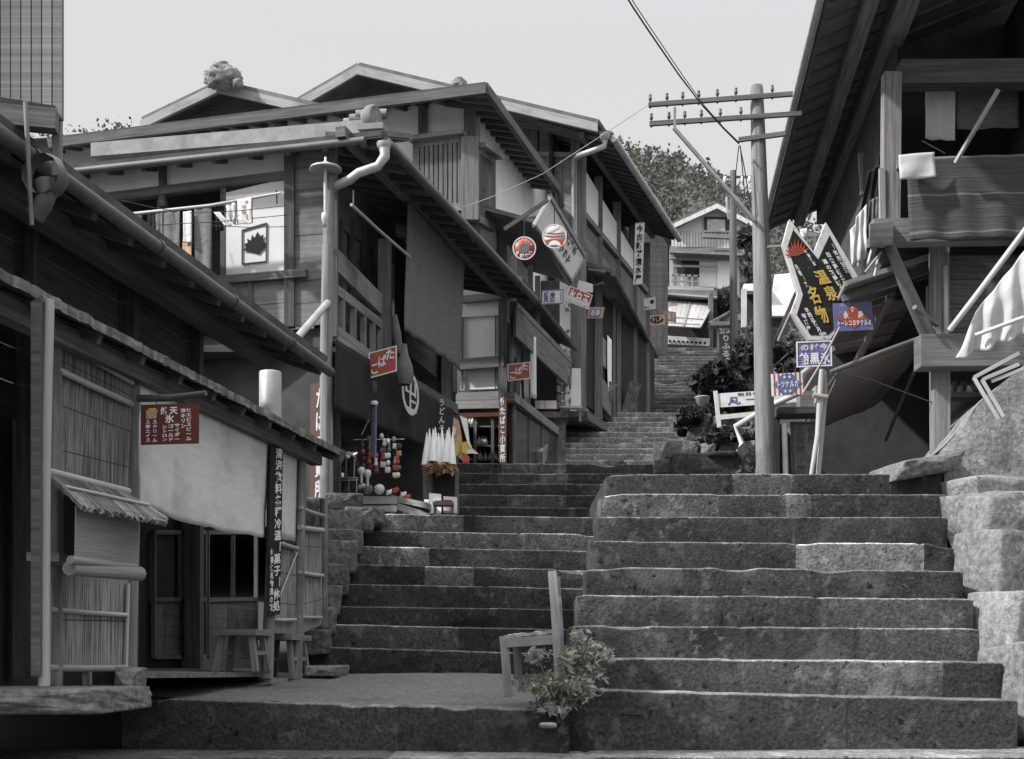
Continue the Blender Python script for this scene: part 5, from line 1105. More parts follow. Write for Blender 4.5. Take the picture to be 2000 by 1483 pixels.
mb = MB(); mb.tube([P(1419, 385, 26.8), P(1421, 410, 26.8), P(1424, 428, 26.85)], .03, 6); mb.build("hose", M['zinc'], p2)
def wire(name, pts, r, label, m_='wire'):
    pts = [V(p) for p in pts]; q = []
    for i in range(len(pts) - 1):
        for k in range(6): q.append(pts[i].lerp(pts[i + 1], k / 6))
    q.append(pts[-1]); mb = MB(); mb.tube(q, r, 6); tag(mb.build(name, M[m_]), label, "wire")
wire("cable", [P(1190, -60, 9.0), P(1236, 14, 9.5), P(1268, 62, 9.9), P(1325, 145, 10.9), P(1370, 204, 12.0), P(1412, 250, 13.2), P(1443, 281, 13.9)], .007, "thick twisted cable coming down from the top of the sky to the pole")
wire("cable", [P(1196, -60, 9.05), P(1246, 18, 9.55), P(1278, 66, 9.95), P(1333, 147, 10.9), P(1375, 206, 12.0), P(1414, 250, 13.2), P(1444, 279, 13.9)], .004, "thin tie wire spiralling along the thick cable")
wire("cable", [P(1445, 284, 13.9), P(1455, 335, 13.9), P(1462, 380, 13.9), P(1467, 402, 13.9), P(1462, 410, 13.9), P(1456, 395, 13.9), P(1450, 330, 13.9), P(1446, 286, 13.9)], .006, "slack cable loop hanging left of the near pole")
wire("cable", [P(1443, 286, 13.9), P(1437, 340, 14.5), P(1433, 390, 20), P(1428, 400, 26)], .005, "cable falling from the small arm to the far pole")
wire("cable", [P(1266, 205, 14.1), P(1180, 262, 16), P(1060, 340, 16.5), P(960, 385, 17), P(905, 405, 17.5)], .004, "fine pale wire from the cross-arm tip to the lattice bay", 'bamboo')
for i, (a, b, lb_) in enumerate((((235, 391), (370, 416), "fine washing line, highest at the shop window"), ((370, 416), (560, 402), "fine washing line across the white shutter, upper"), ((300, 440), (562, 420), "fine washing line across the white shutter, middle"), ((410, 440), (562, 443), "fine washing line across the white shutter, lower"))):
    wire("washing_line", [f2(*a, .55), f2((a[0] + b[0]) / 2, (a[1] + b[1]) / 2 + 3, .55), f2(*b, .3)], .0035, lb_)
# street lamp on the corner pole
lp = thing("street_lamp", "grey street lamp post with a flat dish shade before the corner shop", "street lamp", P(640, 990, 13.05)); D = 13.05
mb = MB(); mb.tube([P(638, 1000, D), P(637, 700, D), P(640, 480, D), P(646, 345, D)], [.066, .062, .055, .045], 14); mb.build("post", M['pole'], lp)
mb = MB(); mb.lathe(P(636, 326, D - .12), [(.001, .05), (.03, .045), (.06, .02), (.15, -.01), (.16, -.03), (.14, -.035), (.05, -.01), (.001, -.005)], 20); mb.lathe(P(636, 326, D - .12), [(.012, .0), (.014, .09), (.001, .10)], 8); sh_ = mb.build("lamp_shade", M['zinc'], lp)
mb = MB(); mb.tube([P(635, 330, D - .12), P(636, 380, D - .1), P(635, 415, D - .1)], [.014, .02, .014], 8); mb.lathe(P(634, 425, D - .1), [(.012, .05), (.03, .04), (.032, -.02), (.02, -.04), (.02, -.09), (.001, -.09)], 12); mb.build("lamp_fitting", M['porcelain'], lp)
# stove pipe and vertical tobacco boards
mb = MB(); mb.lathe(P(528, 885, 12.3) , [(.103, 0), (.103, .74), (.098, .75), (.001, .75)], 18); tag(mb.build("stove_pipe", M['zinc']), "stout grey metal chimney pipe behind the stall roof", "pipe")
vb = Board(P(607, 752, 13.15), P(641, 744, 13.1), P(604, 990, 13.15), "tobacco_board", "tall brown vertical board of white characters behind the lamp post", "sign", M['brownsign'], .025)
mb = MB(); column(mb, "たばこ賣所", vb.fn(), .30, .86, .97, .03); vb.lett(mb, M['white'])
vb = Board(f3l(974, 772, .12), f3l(989, 770, .12), f3l(974, 906, .12), "tobacco_board", "slim brown vertical board with white characters at the plastered house corner", "sign", M['brownsign'], .03)
mb = MB(); column(mb, "竹たばこ小賣所", vb.fn(), .16, .88, .97, .01); vb.lett(mb, M['white'])
def tobacco(q, D, label):
    tl, tr, bl = [P(x, y, D + d) for x, y, d in q]
    b = Board(tl, tr, bl, "tobacco_sign", label, "sign", M['red'], .012, M['white'], .012, "red tobacco signs")
    mb = MB(); f = b.fn(.008); letter(mb, "た", f, .60, .50, .93, .95); letter(mb, "ば", f, .33, .30, .64, .78); letter(mb, "こ", f, .05, .08, .38, .58); b.lett(mb, M['white']); return b
tobacco(((720, 690, 0), (775, 675, -.03), (720, 740, 0)), 13.9, "red tobacco sign tilted before the indigo shop curtain")
tobacco(((991, 712, 0), (1035, 707, 0), (992, 745, 0)), 18.2, "red tobacco sign on the plastered house corner, farther up")
# round signs
def roundsign(c, r, D, label, kind):
    t = thing("round_sign", label, "sign", P(*c, D)); k = r / F * D; cc = P(*c, D)
    def disc(m, r0, r1, e, n=36, y=0):
        for i in range(n):
            a0, a1 = 6.2832 * i / n, 6.2832 * (i + 1) / n
            p = lambda a, r_: cc + V((math.cos(a) * r_, -e, math.sin(a) * r_))
            m.face([p(a0, r0), p(a0, r1), p(a1, r1), p(a1, r0)])
    mb = MB(); mb.lathe(cc, [(.001, 0), (k * .99, 0), (k * .99, .02), (.001, .02)], 36, 1, (0, 1, 0)); mb.build("plate", M['red'] if kind == 1 else M['cream'], t)
    mb = MB(); disc(mb, k * .9, k, .004); mb.build("rim", M['cream'], t)
    f = lambda u, v: cc + V(((u - .5) * 2 * k, -.007, (v - .5) * 2 * k))
    if kind == 1:
        mb = MB(); disc(mb, 0.001, k * .42, .004); mb.build("picture", M['grey_cloth'], t)
        mb = MB()
        for i, ch in enumerate("カスケビール"):
            a = math.pi * (.83 - i * .135); x, y = .5 + .33 * math.cos(a), .5 + .36 * math.sin(a); letter(mb, ch, f, x - .055, y - .055, x + .055, y + .055)
        for i, ch in enumerate("札幌麥酒"):
            a = math.pi * (1.22 + i * .187); x, y = .5 + .34 * math.cos(a), .5 + .34 * math.sin(a); letter(mb, ch, f, x - .09, y - .09, x + .09, y + .09)
        mb.build("lettering", M['white'], t)
    else:
        mb = MB()
        for y0, y1 in ((-.62, -.22), (-.05, .04), (.18, .26)):
            n = 16
            for i in range(n):
                xa, xb = -1 + 2 * i / n, -1 + 2 * (i + 1) / n
                def lim(x, y): return x * .8
                g0 = lambda x, y: cc + V((x * k * .82 * math.sqrt(max(.0, 1 - y * y)), -.005, (y + .12 * x * x * (-1 if y < -.1 else .6)) * k))
                mb.face([g0(xa, y0), g0(xb, y0), g0(xb, y1), g0(xa, y1)])
        mb.build("waves", M['red'], t)
        mb = MB(); n = 10
        mb.face([cc + V((x * k, -.008, y * k)) for x, y in ((-.62, .22), (.35, .68), (.42, .88), (.28, .92), (-.66, .44), (-.70, .30))])
        for i in range(n):
            xa, xb = -.5 + i / n, -.5 + (i + 1) / n; h0 = lambda x: -.72 + .42 * (1 - (x / .5) ** 2) ** .5 * .9
            mb.face([cc + V((xa * k, -.008, (-.80 + .1 * (1 - 4 * xa * xa)) * k)), cc + V((xb * k, -.008, (-.80 + .1 * (1 - 4 * xb * xb)) * k)), cc + V((xb * k, -.008, h0(xb) * k)), cc + V((xa * k, -.008, h0(xa) * k))])
        mb.build("bands", M['white'], t)
    mb = MB(); mb.beam(cc + V((0, .03, k)), cc + V((0, .03, k + .25)), .015); mb.build("hanger", M['wire'], t)
    return t
roundsign((1024, 485), 23, 18.2, "round red sign with white characters round its rim", 1)
roundsign((1083, 462), 24, 18.0, "round pale sign with red waves and white bands before the tilted board", 2)
# big tilted advertising board over the pent roof
tl, tr, bl = V((.534, 18.5, 6.47)), V((143 / F * 21.2, 21.2, 6.47)), V((.306, 18.5, 6.08))
tbd = thing("tilted_board", "long grey advertising board tipped out over the street in a dark frame", "sign", bl); nn = (tr - tl).cross(tl - bl).normalized(); nn = nn if nn.x * 1 + nn.z * -1 > 0 else -nn
mb = MB(); mb.slab(bl, bl + tr - tl, tr, tl, -.03, 1.15, nn); mb.build("board", M['paper'], tbd)
mb = MB(); ff = lambda u, v: bl + (tr - tl) * u + (tl - bl) * v + nn * .006
column(mb, "ヒマラヤ", lambda u, v: ff(.42 + .38 * (1 - v), .20 + .36 * u), 0, 1, 1, 0); column(mb, "化粧水", lambda u, v: ff(.48 + .34 * (1 - v), .62 + .3 * u), 0, 1, 1, 0)
mb.build("lettering", M['tin'], tbd)
mb = MB(); mb.beam(tl - nn * .02, tr - nn * .02, .06, .08); mb.beam(bl, bl + tr - tl, .05, .05); mb.beam(bl, tl, .05, .04, t=3); mb.beam(bl + tr - tl, tr, .05, .04, t=3); mb.build("frame", M['wood'], tbd)
mb = MB(); mb.beam(f3(985, 448, .2), V((.5, 18.4, 6.4)), .05); mb.build("strut", M['wood_dark'], tbd)
# smaller signs hanging under it
def plain(q, D, label, mface, txt=None, mtx=None, border=None, name="hanging_sign", vert=False, th=.015, box=(.08, .92, .12, .88), bw=.012):
    tl, tr, bl = [P(x, y, D) for x, y in q]; b = Board(tl, tr, bl, name, label, "sign", mface, th, border, bw)
    if txt:
        mb = MB(); (column(mb, txt, b.fn(.008), box[0], box[1], box[3], box[2]) if vert else row(mb, txt, b.fn(.008), *box)); b.lett(mb, mtx)
    return b
plain(((1058, 567), (1101, 565), (1057, 595)), 19.0, "small white sign of blue characters under the tilted board", M['cream'], "質店御", M['blue'], M['blue'])
b = plain(((1112, 558), (1158, 576), (1103, 587)), 19.4, "slanted cream ice sign with red strokes and white characters", M['cream'], "氷白玉", M['white'])
mb = MB(); b.rect(mb, .06, .45, .96, .94, .004); b.lett(mb, M['red'], "red_band")
b = plain(((1150, 600), (1181, 600), (1146, 622)), 19.8, "little blue and orange sign hanging below the slanted ice sign", M['orange'], None)
mb = MB(); b.rect(mb, .14, .12, .8, .82, .004); b.lett(mb, M['blue'], "blue_panel")
mb = MB(); letter(mb, "石", b.fn(.008), .2, .2, .45, .75); letter(mb, "鹼", b.fn(.008), .5, .2, .75, .75); b.lett(mb, M['white'])
mb = MB(); mb.slab(P(1126, 570, 19.7), P(1158, 572, 19.7), P(1158, 556, 19.7), P(1130, 548, 19.7), .02, 1); tag(mb.build("paper_bag", M['cream']), "pale blank panel hooked behind the slanted ice sign", "panel")
plain(((1241, 436), (1259, 435), (1237, 556)), 24.2, "tall white vertical inn sign with dark characters on the gabled inn", M['white'], "今古新館清水屋", M['black'], M['cream'], "inn_sign", True, .06, (.15, .85, .03, .97))
b = plain(((1249, 584), (1280, 580), (1250, 607)), 27, "small white square sign bearing one black dot", M['white'], None)
mb = MB()
for i in range(16): a0, a1 = 6.283 * i / 16, 6.283 * (i + 1) / 16; mb.face([b.at(.78, .62, .006), b.at(.78 + .12 * math.cos(a0), .62 + .18 * math.sin(a0), .006), b.at(.78 + .12 * math.cos(a1), .62 + .18 * math.sin(a1), .006)])
row(mb, "氷水小", b.fn(.006), .1, .6, .1, .3); b.lett(mb, M['black'], "dot")
b = plain(((1267, 617), (1298, 615), (1268, 636)), 28, "oval lettered sign on a cream plate below the dotted one", M['cream'], "すし屋", M['white'], None, box=(.16, .84, .3, .78))
mb = MB(); cx_, cy_ = .5, .52
for i in range(20): a0, a1 = 6.283 * i / 20, 6.283 * (i + 1) / 20; mb.face([b.at(.5, .52, .004), b.at(.5 + .42 * math.cos(a0), .52 + .38 * math.sin(a0), .004), b.at(.5 + .42 * math.cos(a1), .52 + .38 * math.sin(a1), .004)])
b.lett(mb, M['maroon'], "oval")
plain(((1294, 606), (1320, 610), (1295, 626)), 29, "faded pink sign beside the oval one at the awning house", M['orange'], "御菓子", M['white'])
# signs on the right
D = 13.3
def poly_sign():
    t = thing("zigzag_sign", "black zigzag sign with cream frame and gold characters, tilted on the right", "sign", P(1610, 660, D))
    out = [(1542, 428), (1590, 493), (1613, 434), (1682, 551), (1657, 596), (1632, 648), (1621, 664), (1580, 664), (1545, 611), (1559, 572), (1529, 476)]
    inn_ = [(1549, 449), (1598, 507), (1620, 460), (1671, 557), (1652, 592), (1627, 645), (1616, 655), (1583, 655), (1556, 616), (1568, 576), (1538, 482)]
    def ext(m, pts, d0, d1):
        a = [P(x, y, D) + V((0, d0, 0)) for x, y in pts]; b = [P(x, y, D) + V((0, d1, 0)) for x, y in pts]
        m.face(list(reversed(a))); m.face(b)
        for i in range(len(a)): k = (i + 1) % len(a); m.face([a[i], a[k], b[k], b[i]])
    mb = MB(); ext(mb, out, 0, .09); mb.build("frame", M['cream'], t)
    mb = MB(); mb.face([P(x, y, D) + V((0, -.004, 0)) for x, y in reversed(inn_)]); mb.build("panel", M['black'], t)
    def col(m, s_, x0, y0, x1, y1, w_):            # slanted column of characters
        n = len(s_); d = V((x1 - x0, y1 - y0)) if False else None
        ux, uy = (x1 - x0) / n, (y1 - y0) / n; px_, py_ = w_, -w_ * .18
        for i, ch in enumerate(s_):
            ox, oy = x0 + ux * i, y0 + uy * i
            letter(m, ch, lambda u, v: P(ox + px_ * (u - .5) + ux * (1 - v), oy + py_ * (u - .5) + uy * (1 - v), D - .012), 0, .04, 1, .96)
    mb = MB(); col(mb, "名物", 1583, 557, 1612, 634, 22); col(mb, "温泉", 1597, 526, 1632, 588, 24); mb.build("gold_lettering", M['gold'], t)
    mb = MB(); col(mb, "伊香保町", 1571, 487, 1594, 520, 6); col(mb, "元祖御茶", 1553, 516, 1578, 562, 6); col(mb, "御休所甘酒", 1621, 476, 1657, 534, 8); col(mb, "田舎饅頭各種", 1615, 492, 1655, 560, 8); col(mb, "湯の花饅頭名産", 1608, 506, 1655, 580, 9); col(mb, "氷西瓜", 1573, 600, 1590, 630, 8); col(mb, "卵酒屋", 1568, 612, 1582, 648, 8); col(mb, "勝月堂", 1590, 627, 1608, 660, 8)
    col(mb, "本家", 1608, 648, 1618, 662, 8); mb.build("lettering", M['white'], t)
    mb = MB()
    for i in range(9):
        a = -1.5 + i * .32; c = P(1557, 500, D - .008); mb.face([c, c + V((math.sin(a - .12) * .09, 0, math.cos(a - .12) * .10)), c + V((math.sin(a) * .13, 0, math.cos(a) * .17)), c + V((math.sin(a + .12) * .09, 0, math.cos(a + .12) * .10))])
    mb.build("crest", M['red'], t)
    mb = MB(); mb.beam(P(1528, 480, D + .1), P(1500, 482, D + .25), .02); mb.beam(P(1545, 612, D + .06), P(1521, 666, D + .3), .03, t=1.4); mb.build("stay", M['wood'], t)
poly_sign()
mb = MB(); mb.cloth(P(1562, 448, 13.6), P(1576, 446, 13.6), P(1576, 464, 13.6), P(1566, 466, 13.6), 5, 5, .02, 2, 1); tag(mb.build("paper_strip", M['paper'], solid=.004), "scrap of white paper stuck on top of the zigzag sign", "paper")
b = plain(((1627, 593), (1703, 590), (1630, 647)), 13.0, "blue chocolate sign with red star-like emblem by the board awning", M['blue'], "トーレコヨチクルミ", M['white'], None, box=(.06, .96, .16, .38))
mb = MB(); b.poly(mb, [(.07, .42), (.22, .60), (.36, .70), (.40, .86), (.50, .96), (.60, .86), (.64, .70), (.78, .60), (.93, .42), (.66, .22), (.5, .06), (.34, .22)], .004); b.lett(mb, M['red'], "emblem")
mb = MB(); letter(mb, "永", b.fn(.008), .24, .42, .38, .70); letter(mb, "森", b.fn(.008), .62, .42, .76, .70); letter(mb, "♡", b.fn(.008), .44, .62, .56, .88); b.lett(mb, M['white'], "maker_lettering")
b = plain(((1555, 668), (1624, 665), (1556, 718)), 12.9, "blue and white candy sign hung under the zigzag sign", M['blue'], "飴黒氷", M['white'], M['white'], box=(.06, .96, .08, .56))
mb = MB(); row(mb, "の村今", b.fn(.008), .10, .90, .62, .90); b.lett(mb, M['cream'], "top_lettering")
b = plain(((1506, 731), (1567, 727), (1508, 774)), 13.2, "red-striped white sign with a blue lozenge and stars", M['white'], None)
mb = MB()
for i in range(7): b.rect(mb, .07 + i * .136, 0.0, .07 + i * .136 + .045, 1.0, .003)
b.lett(mb, M['red'], "stripes")
mb = MB(); b.poly(mb, [(.04, .5), (.14, .62), (.2, .66), (.28, .9), (.38, .92), (.5, 1.0), (.62, .92), (.72, .9), (.8, .66), (.86, .62), (.97, .5), (.86, .38), (.8, .34), (.72, .12), (.62, .08), (.5, 0), (.38, .08), (.28, .12), (.2, .34), (.14, .38)], .005); b.lett(mb, M['blue'], "lozenge")
mb = MB(); row(mb, "トツケルカ", b.fn(.009), .14, .86, .34, .66)
for u in (.42, .58):
    for v in (.82, .18): letter(mb, "★", b.fn(.009), u - .06, v - .09, u + .06, v + .09)
b.lett(mb, M['white'])
wb = thing("bench_board", "white painted board sign on two white posts beneath the potted tree", "sign", P(1480, 880, 15.6)); D = 15.6
bt = Board(P(1401, 769, D), P(1560, 758, D - .1), P(1402, 796, D), "bench_board", None, None, M['white'], .02, root=wb)
mb = MB(); letter(mb, "凡", bt.fn(), .12, .10, .28, .72); letter(mb, "ー", bt.fn(), .34, .2, .47, .66); letter(mb, "大", bt.fn(), .52, .1, .68, .75); bt.lett(mb, M['blue'])
mb = MB(); row(mb, "祝日休", bt.fn(), .24, .52, .70, .95); bt.lett(mb, M['tin'], "small_lettering")
mb = MB(); mb.beam(P(1397, 764, D), P(1405, 835, D), .045, .03); mb.beam(P(1542, 760, D), P(1544, 800, D), .045, .03); mb.build("post", M['white'], wb); mb = MB(); mb.beam(P(1403, 816, D), P(1500, 806, D - .05), .025, .055); mb.build("rail", M['cream'], wb)
# white zig-zag pipe, forked bamboo props, notice stand, low table
mb = MB(); D = 14.7; mb.tube([P(1627, 680, 13.6), P(1568, 730, 14.0), P(1560, 768, 14.3), P(1500, 796, 14.5), P(1437, 833, D), P(1450, 868, D), P(1442, 884, D - .1)], [.03, .032, .034, .034, .034, .034, .03], 10, t=1.35); tag(mb.build("drain_pipe", M['zinc']), "bright bent drainpipe zigzagging behind the near pole", "pipe")
fp = thing("prop", "forked pale bamboo prop holding up the mat awning corner", "prop", P(1595, 925, 12.7)); D = 12.7
mb = MB(); mb.tube([P(1584, 930, D), P(1597, 850, D), P(1601, 780, D), P(1605, 722, D)], [.020, .026, .026, .026], 8, t=1.15); mb.tube([P(1598, 930, D + .05), P(1604, 860, D + .05), P(1612, 770, D + .05), P(1611, 725, D + .05)], [.024, .026, .024, .02], 8, t=.9); mb.tube([P(1568, 768, D), P(1600, 716, D), P(1640, 640, D + .05)], .012, 6, t=.8); mb.build("pole", M['bamboo'], fp)
mb = MB(); mb.tube([P(1588, 772, D - .03), P(1616, 776, D - .03)], .025, 6); mb.build("binding", M['bamboo'], fp)
ns = thing("notice_stand", "standing grey notice board with dim characters between the bamboo props", "notice board", P(1570, 925, 14.2)); D = 14.2
nb_ = Board(P(1544, 824, D), P(1602, 824, D), P(1548, 930, D), "notice_stand", None, None, M['wood'], .03, M['wood_dark'], .03, root=ns)
mb = MB(); column(mb, "名所御案内", nb_.fn(), .52, .90, .93, .05); column(mb, "土産菓子店", nb_.fn(), .12, .48, .93, .05); nb_.lett(mb, M['tile'])
mb = MB(); mb.tube([P(1535, 930, D - .1), P(1532, 828, D - .1)], .03, 9, t=1.0); mb.build("white_post", M['white'], ns)
mb = MB(); mb.beam(P(1515, 808, D), P(1600, 806, D), .35, .07, t=.6); mb.beam(P(1545, 800, D - .1), P(1588, 800, D - .1), .03, .02, t=2); mb.beam(P(1512, 930, D + .1), P(1512, 812, D + .1), .1, t=.4); mb.build("plank_top", M['wood_dark'], ns)
mb = MB(); mb.obox(P(1575, 785, 14.6), (.09, 0, 0), (0, .1, 0), (0, 0, .10)); mb.obox(P(1595, 778, 14.5), (.03, 0, 0), (0, .1, 0), (0, 0, .12), 1.6); tag(mb.build("crate", M['wood'], bevel=.005), "small wooden crate on the plank above the notice stand", "crate")
mk = thing("stone_marker", "dark upright plank sign with white brush writing under a pale lintel by the steps", "sign", P(1415, 715, 29)); D = 29
mb_ = Board(P(1403, 652, D), P(1432, 652, D), P(1403, 716, D), "stone_marker", None, None, M['wood_dark'], .05, root=mk)
mb = MB(); column(mb, "りふる茶", mb_.fn(.008), .22, .8, .98, .04); mb_.lett(mb, M['white'])
mb = MB(); mb.beam(P(1385, 636, D), P(1436, 634, D), .3, .08, t=1.3); mb.beam(P(1435, 720, D), P(1434, 630, D), .06); mb.beam(P(1402, 690, D), P(1402, 640, D), .05); mb.build("frame", M['wood_pale'], mk)
# ================================================================== SHOP GOODS
gx = random.Random(21)
gt = thing("goods_table", "low plank table of balls and toys at the shop front", "table", P(740, 1000, 13.75))
tA, tB, tC, tD = P(706, 966, 13.55), P(768, 964, 13.6), P(836, 985, 13.62), P(770, 962, 15.0)
tA, tB = P(706, 975, 13.6), P(770, 972, 13.6)
mb = MB(); z0 = tA.z
mb.box((tA.x, 13.6, z0 - .05), (tA.x + .36, 14.7, z0 + .03), 1); mb.obox((tA.x + .53, 13.95, z0 - .02), (.19, -.10, -.05), (.05, .30, 0), (0, 0, .03), 1.1); mb.build("top", M['wood_pale'], gt, bevel=.006)
mb = MB(); mb.box((tA.x + .02, 13.58, z0 - .13), (tA.x + .36, 13.62, z0 - .07), .8); mb.obox((tA.x + .52, 13.66, z0 - .12), (.18, -.03, -.06), (0, .02, 0), (0, 0, .035), 1); mb.build("apron", M['wood_pale'], gt, bevel=.005)
mb = MB()
for dx, dy in ((.32, 0), (.60, .1), (.03, .9), (.34, .9)): mb.beam((tA.x + dx, 13.62 + dy, 1.46), (tA.x + dx, 13.62 + dy, z0 - .06), .045)
mb.build("leg", M['wood_pale'], gt)
def ballobj(x, y, r, D, m_, label):
    b = MB(); b.ball(P(x, y, D), r / F * D, 18); return tag(b.build("ball", m_), label, "ball")
ballobj(741, 956, 10.5, 13.9, M['porcelain'], "white toy ball at the table end")
bb = thing("ball", "orange and grey patterned toy ball left of the white one", "ball", P(718, 956, 13.9)); mb = MB(); mb.ball(P(718, 956, 13.9), .058, 18); bo = mb.build("body", M['grey_cloth'], bb)
mb = MB(); c = P(718, 956, 13.9)
for a0 in (0, 2.1, 4.2):
    for i in range(6):
        p = lambda u, v: c + V((math.sin(v) * math.cos(a0 + u), -abs(math.cos(v)) if False else math.sin(v) * math.sin(a0 + u), math.cos(v))) * .0595
        mb.face([p(0, .3 + i * .4), p(.7, .3 + i * .4), p(.7, .7 + i * .4), p(0, .7 + i * .4)])
mb.build("pattern", M['orange'], bb)
for i, (x, y) in enumerate(((760, 962), (772, 958), (788, 966), (796, 972), (706, 950))):
    b = MB(); b.rock(P(x, y, 13.85), (.035, 0, .01), (0, .03, 0), (0, .0, .025), i * 3 + 1, .5, 10); tag(b.build("paper_toy", M['white'] if i % 2 == 0 else M['red']), "small crumpled " + ("white" if i % 2 == 0 else "red") + " paper toy lying on the goods table", "toy", "paper toys on the goods table")
# strings of hanging toys: one built with a cord and charms, then copied
def toys(label, cols, x, y, D, n, sp):
    t = thing("toy_string", label, "toy string", (0, 0, 0), "strings of hanging toys")
    m = MB(); m.tube([(0, 0, .12), (0, 0, -n * sp)], .003, 5); m.build("cord", M['wire'], t)
    for i in range(n):
        m = MB(); z = -i * sp; k = gx.randint(0, 2)
        if k == 0: m.lathe((gx.uniform(-.02, .02), 0, z), [(.001, -.035), (.03, -.03), (.026, 0), (.014, .012), (.024, .03), (.018, .05), (.001, .055)], 10)
        elif k == 1: m.ball((gx.uniform(-.02, .02), 0, z), .03, 10)
        else: m.rock((0, 0, z), (.04, 0, 0), (0, .02, 0), (0, 0, .03), i, .4, 10)
        m.build("charm", M[cols[i % len(cols)]], t)
    t.location = P(x, y, D); t.scale = (.78, .78, 1.0); return t
for i, (x, y, n, cols, lb_) in enumerate(((708, 868, 4, ('rag', 'red', 'maroon', 'rag'), "toys of dull red and grey, string nearest the striped staff"), (722, 858, 5, ('grey_cloth', 'grey_cloth', 'red', 'red', 'maroon'), "grey and red toys, string left of the striped staff"),
        (748, 852, 5, ('porcelain', 'porcelain', 'grey_cloth', 'red', 'white'), "string of white and grey toys just right of the striped staff"), (757, 862, 5, ('white', 'grey_cloth', 'white', 'white', 'porcelain'), "string of all white and grey toys in the shop"),
        (772, 858, 6, ('orange', 'white', 'black', 'orange', 'red', 'white'), "orange, white and black toys, string farthest right"), (736, 890, 3, ('red', 'white', 'red'), "short red and white toy string under the staff"), (695, 880, 3, ('maroon', 'grey_cloth', 'maroon'), "dark toys on a short string by the lamp post"), (779, 872, 5, ('rag', 'orange', 'red', 'grey_cloth', 'white'), "mixed pale and orange toys, string behind the farthest right one"))):
    toys(lb_, cols, x, y, 13.9 + .06 * (i % 3), n, .075)
for i, (x, y) in enumerate(((706, 925), (718, 930))):
    b = MB(); b.lathe(P(x, y, 13.75), [(.012, -.10), (.016, -.02), (.03, 0), (.04, .03), (.03, .06), (.001, .07)], 10); tag(b.build("doll", M['porcelain']), ("left" if i == 0 else "right") + " of two pale little dolls on thin stalks above the ball", "doll")
mb = MB(); mb.tube([P(690, 859, 13.8), P(790, 858, 14.4)], .005, 5); tag(mb.build("hanging_rail", M['zinc']), "thin pale rail the shop toys hang from", "rail")
sf = thing("striped_staff", "upright red, white and blue staff with a white cap inside the shop", "staff", P(730, 890, 13.7))
mb = MB(); mb.tube([P(728, 893, 13.7), P(729, 788, 13.7)], .02, 8, t=1); mb.build("pole", M['tin'], sf); mb = MB(); mb.tube([P(733, 893, 13.66), P(734, 790, 13.66)], .012, 7); mb.build("blue_side", M['blue'], sf); mb = MB(); mb.lathe(P(731, 788, 13.68), [(.035, -.02), (.04, 0), (.035, .02), (.001, .025)], 10); mb.build("cap", M['porcelain'], sf)
mb = MB(); mb.tube([P(706, 850, 13.75), P(720, 820, 13.75)], .006, 5); tag(mb.build("stick", M['bamboo']), "thin pale stick slanting beside the striped staff", "stick")
mb = MB(); mb.rock(P(727, 757, 13.95), (.05, 0, 0), (0, .03, 0), (0, 0, .08), 5, .15, 12); tag(mb.build("mask", M['rag']), "dim oval face mask hung below the nearer tobacco sign", "mask")
# wire stand with pale sprigs by the lamp post
wsd = thing("wire_stand", "thin bluish wire stand topped by white sprigs by the lamp post", "stand", P(680, 1000, 13.45)); D = 13.45
mb = MB()
for a, b in (((681, 1000), (681, 930)), ((697, 1000), (697, 935)), ((654, 934), (700, 934)), ((654, 939), (700, 938)), ((676, 934), (676, 892)), ((692, 934), (693, 896)), ((664, 934), (665, 900))): mb.tube([P(*a, D), P(*b, D)], .007, 6)
mb.build("wires", M['blue'] if False else M['tin'], wsd)
mb = MB(); mb.leaves(P(681, 887, D), (.09, 0, 0), (0, .05, 0), (0, 0, .025), 26, .03, 3, t0=.9, t1=1.1); mb.build("sprigs", M['porcelain'], wsd)
mb = MB(); mb.lathe(P(669, 930, D), [(.015, -.01), (.015, .03), (.001, .03)], 8); tag(mb.build("cup", M['porcelain']), "tiny white cup on the wire stand", "cup")
mb = MB(); mb.leaves(P(668, 905, 13.9), (.12, 0, 0), (0, .1, 0), (0, 0, .3), 120, .05, 6, t0=.5, t1=1.2); tag(mb.build("dried_plant", M['leaf_dark']), "dark dried plant bunch behind the wire stand", "plant")
# rack of paper cones: nine copies of one cone
stnd = thing("cone_stand", "narrow stand with a dark blue cloth front holding paper cones", "stand", P(862, 1005, 13.9)); D = 13.9
mb = MB(); mb.slab(P(846, 990, D), P(888, 990, D), P(888, 925, D), P(846, 925, D), .02, 1); mb.build("cloth_front", M['blue'], stnd); bpy.data.objects[stnd.children[0].name].data.materials[0] = M['indigo']
mb = MB(); mb.planks(P(826, 1004, D + .05), P(826, 915, D + .05), P(845, 915, D + .05), P(845, 1004, D + .05), 2, .03); mb.planks(P(889, 1004, D + .02), P(889, 915, D + .02), P(897, 915, D + .02), P(897, 1004, D + .02), 1, .03); mb.beam(P(826, 925, D + .1), P(897, 925, D + .1), .04); mb.beam(P(842, 849, D + .2), P(885, 851, D + .2), .015); mb.build("frame", M['wood'], stnd)
cone = thing("paper_cone", "white paper cone with a brown frill in the cone stand", "paper cone", (0, 0, 0), "paper cones in the stand")
mb = MB(); mb.lathe((0, 0, 0), [(.004, .33), (.03, .14), (.05, .0), (.048, -.01)], 14); mb.build("paper", M['paper'], cone)
mb = MB(); mb.leaves((0, 0, -.05), (.055, 0, 0), (0, .05, 0), (0, 0, .055), 34, .04, 2, t0=.5, t1=1.2); mb.build("frill", M['orange'], cone)
cp = [(832, 907, 0), (845, 900, -.06), (857, 908, .02), (870, 902, -.05), (882, 906, .0), (838, 899, .1), (851, 896, .1), (864, 897, .1), (877, 897, .1)]
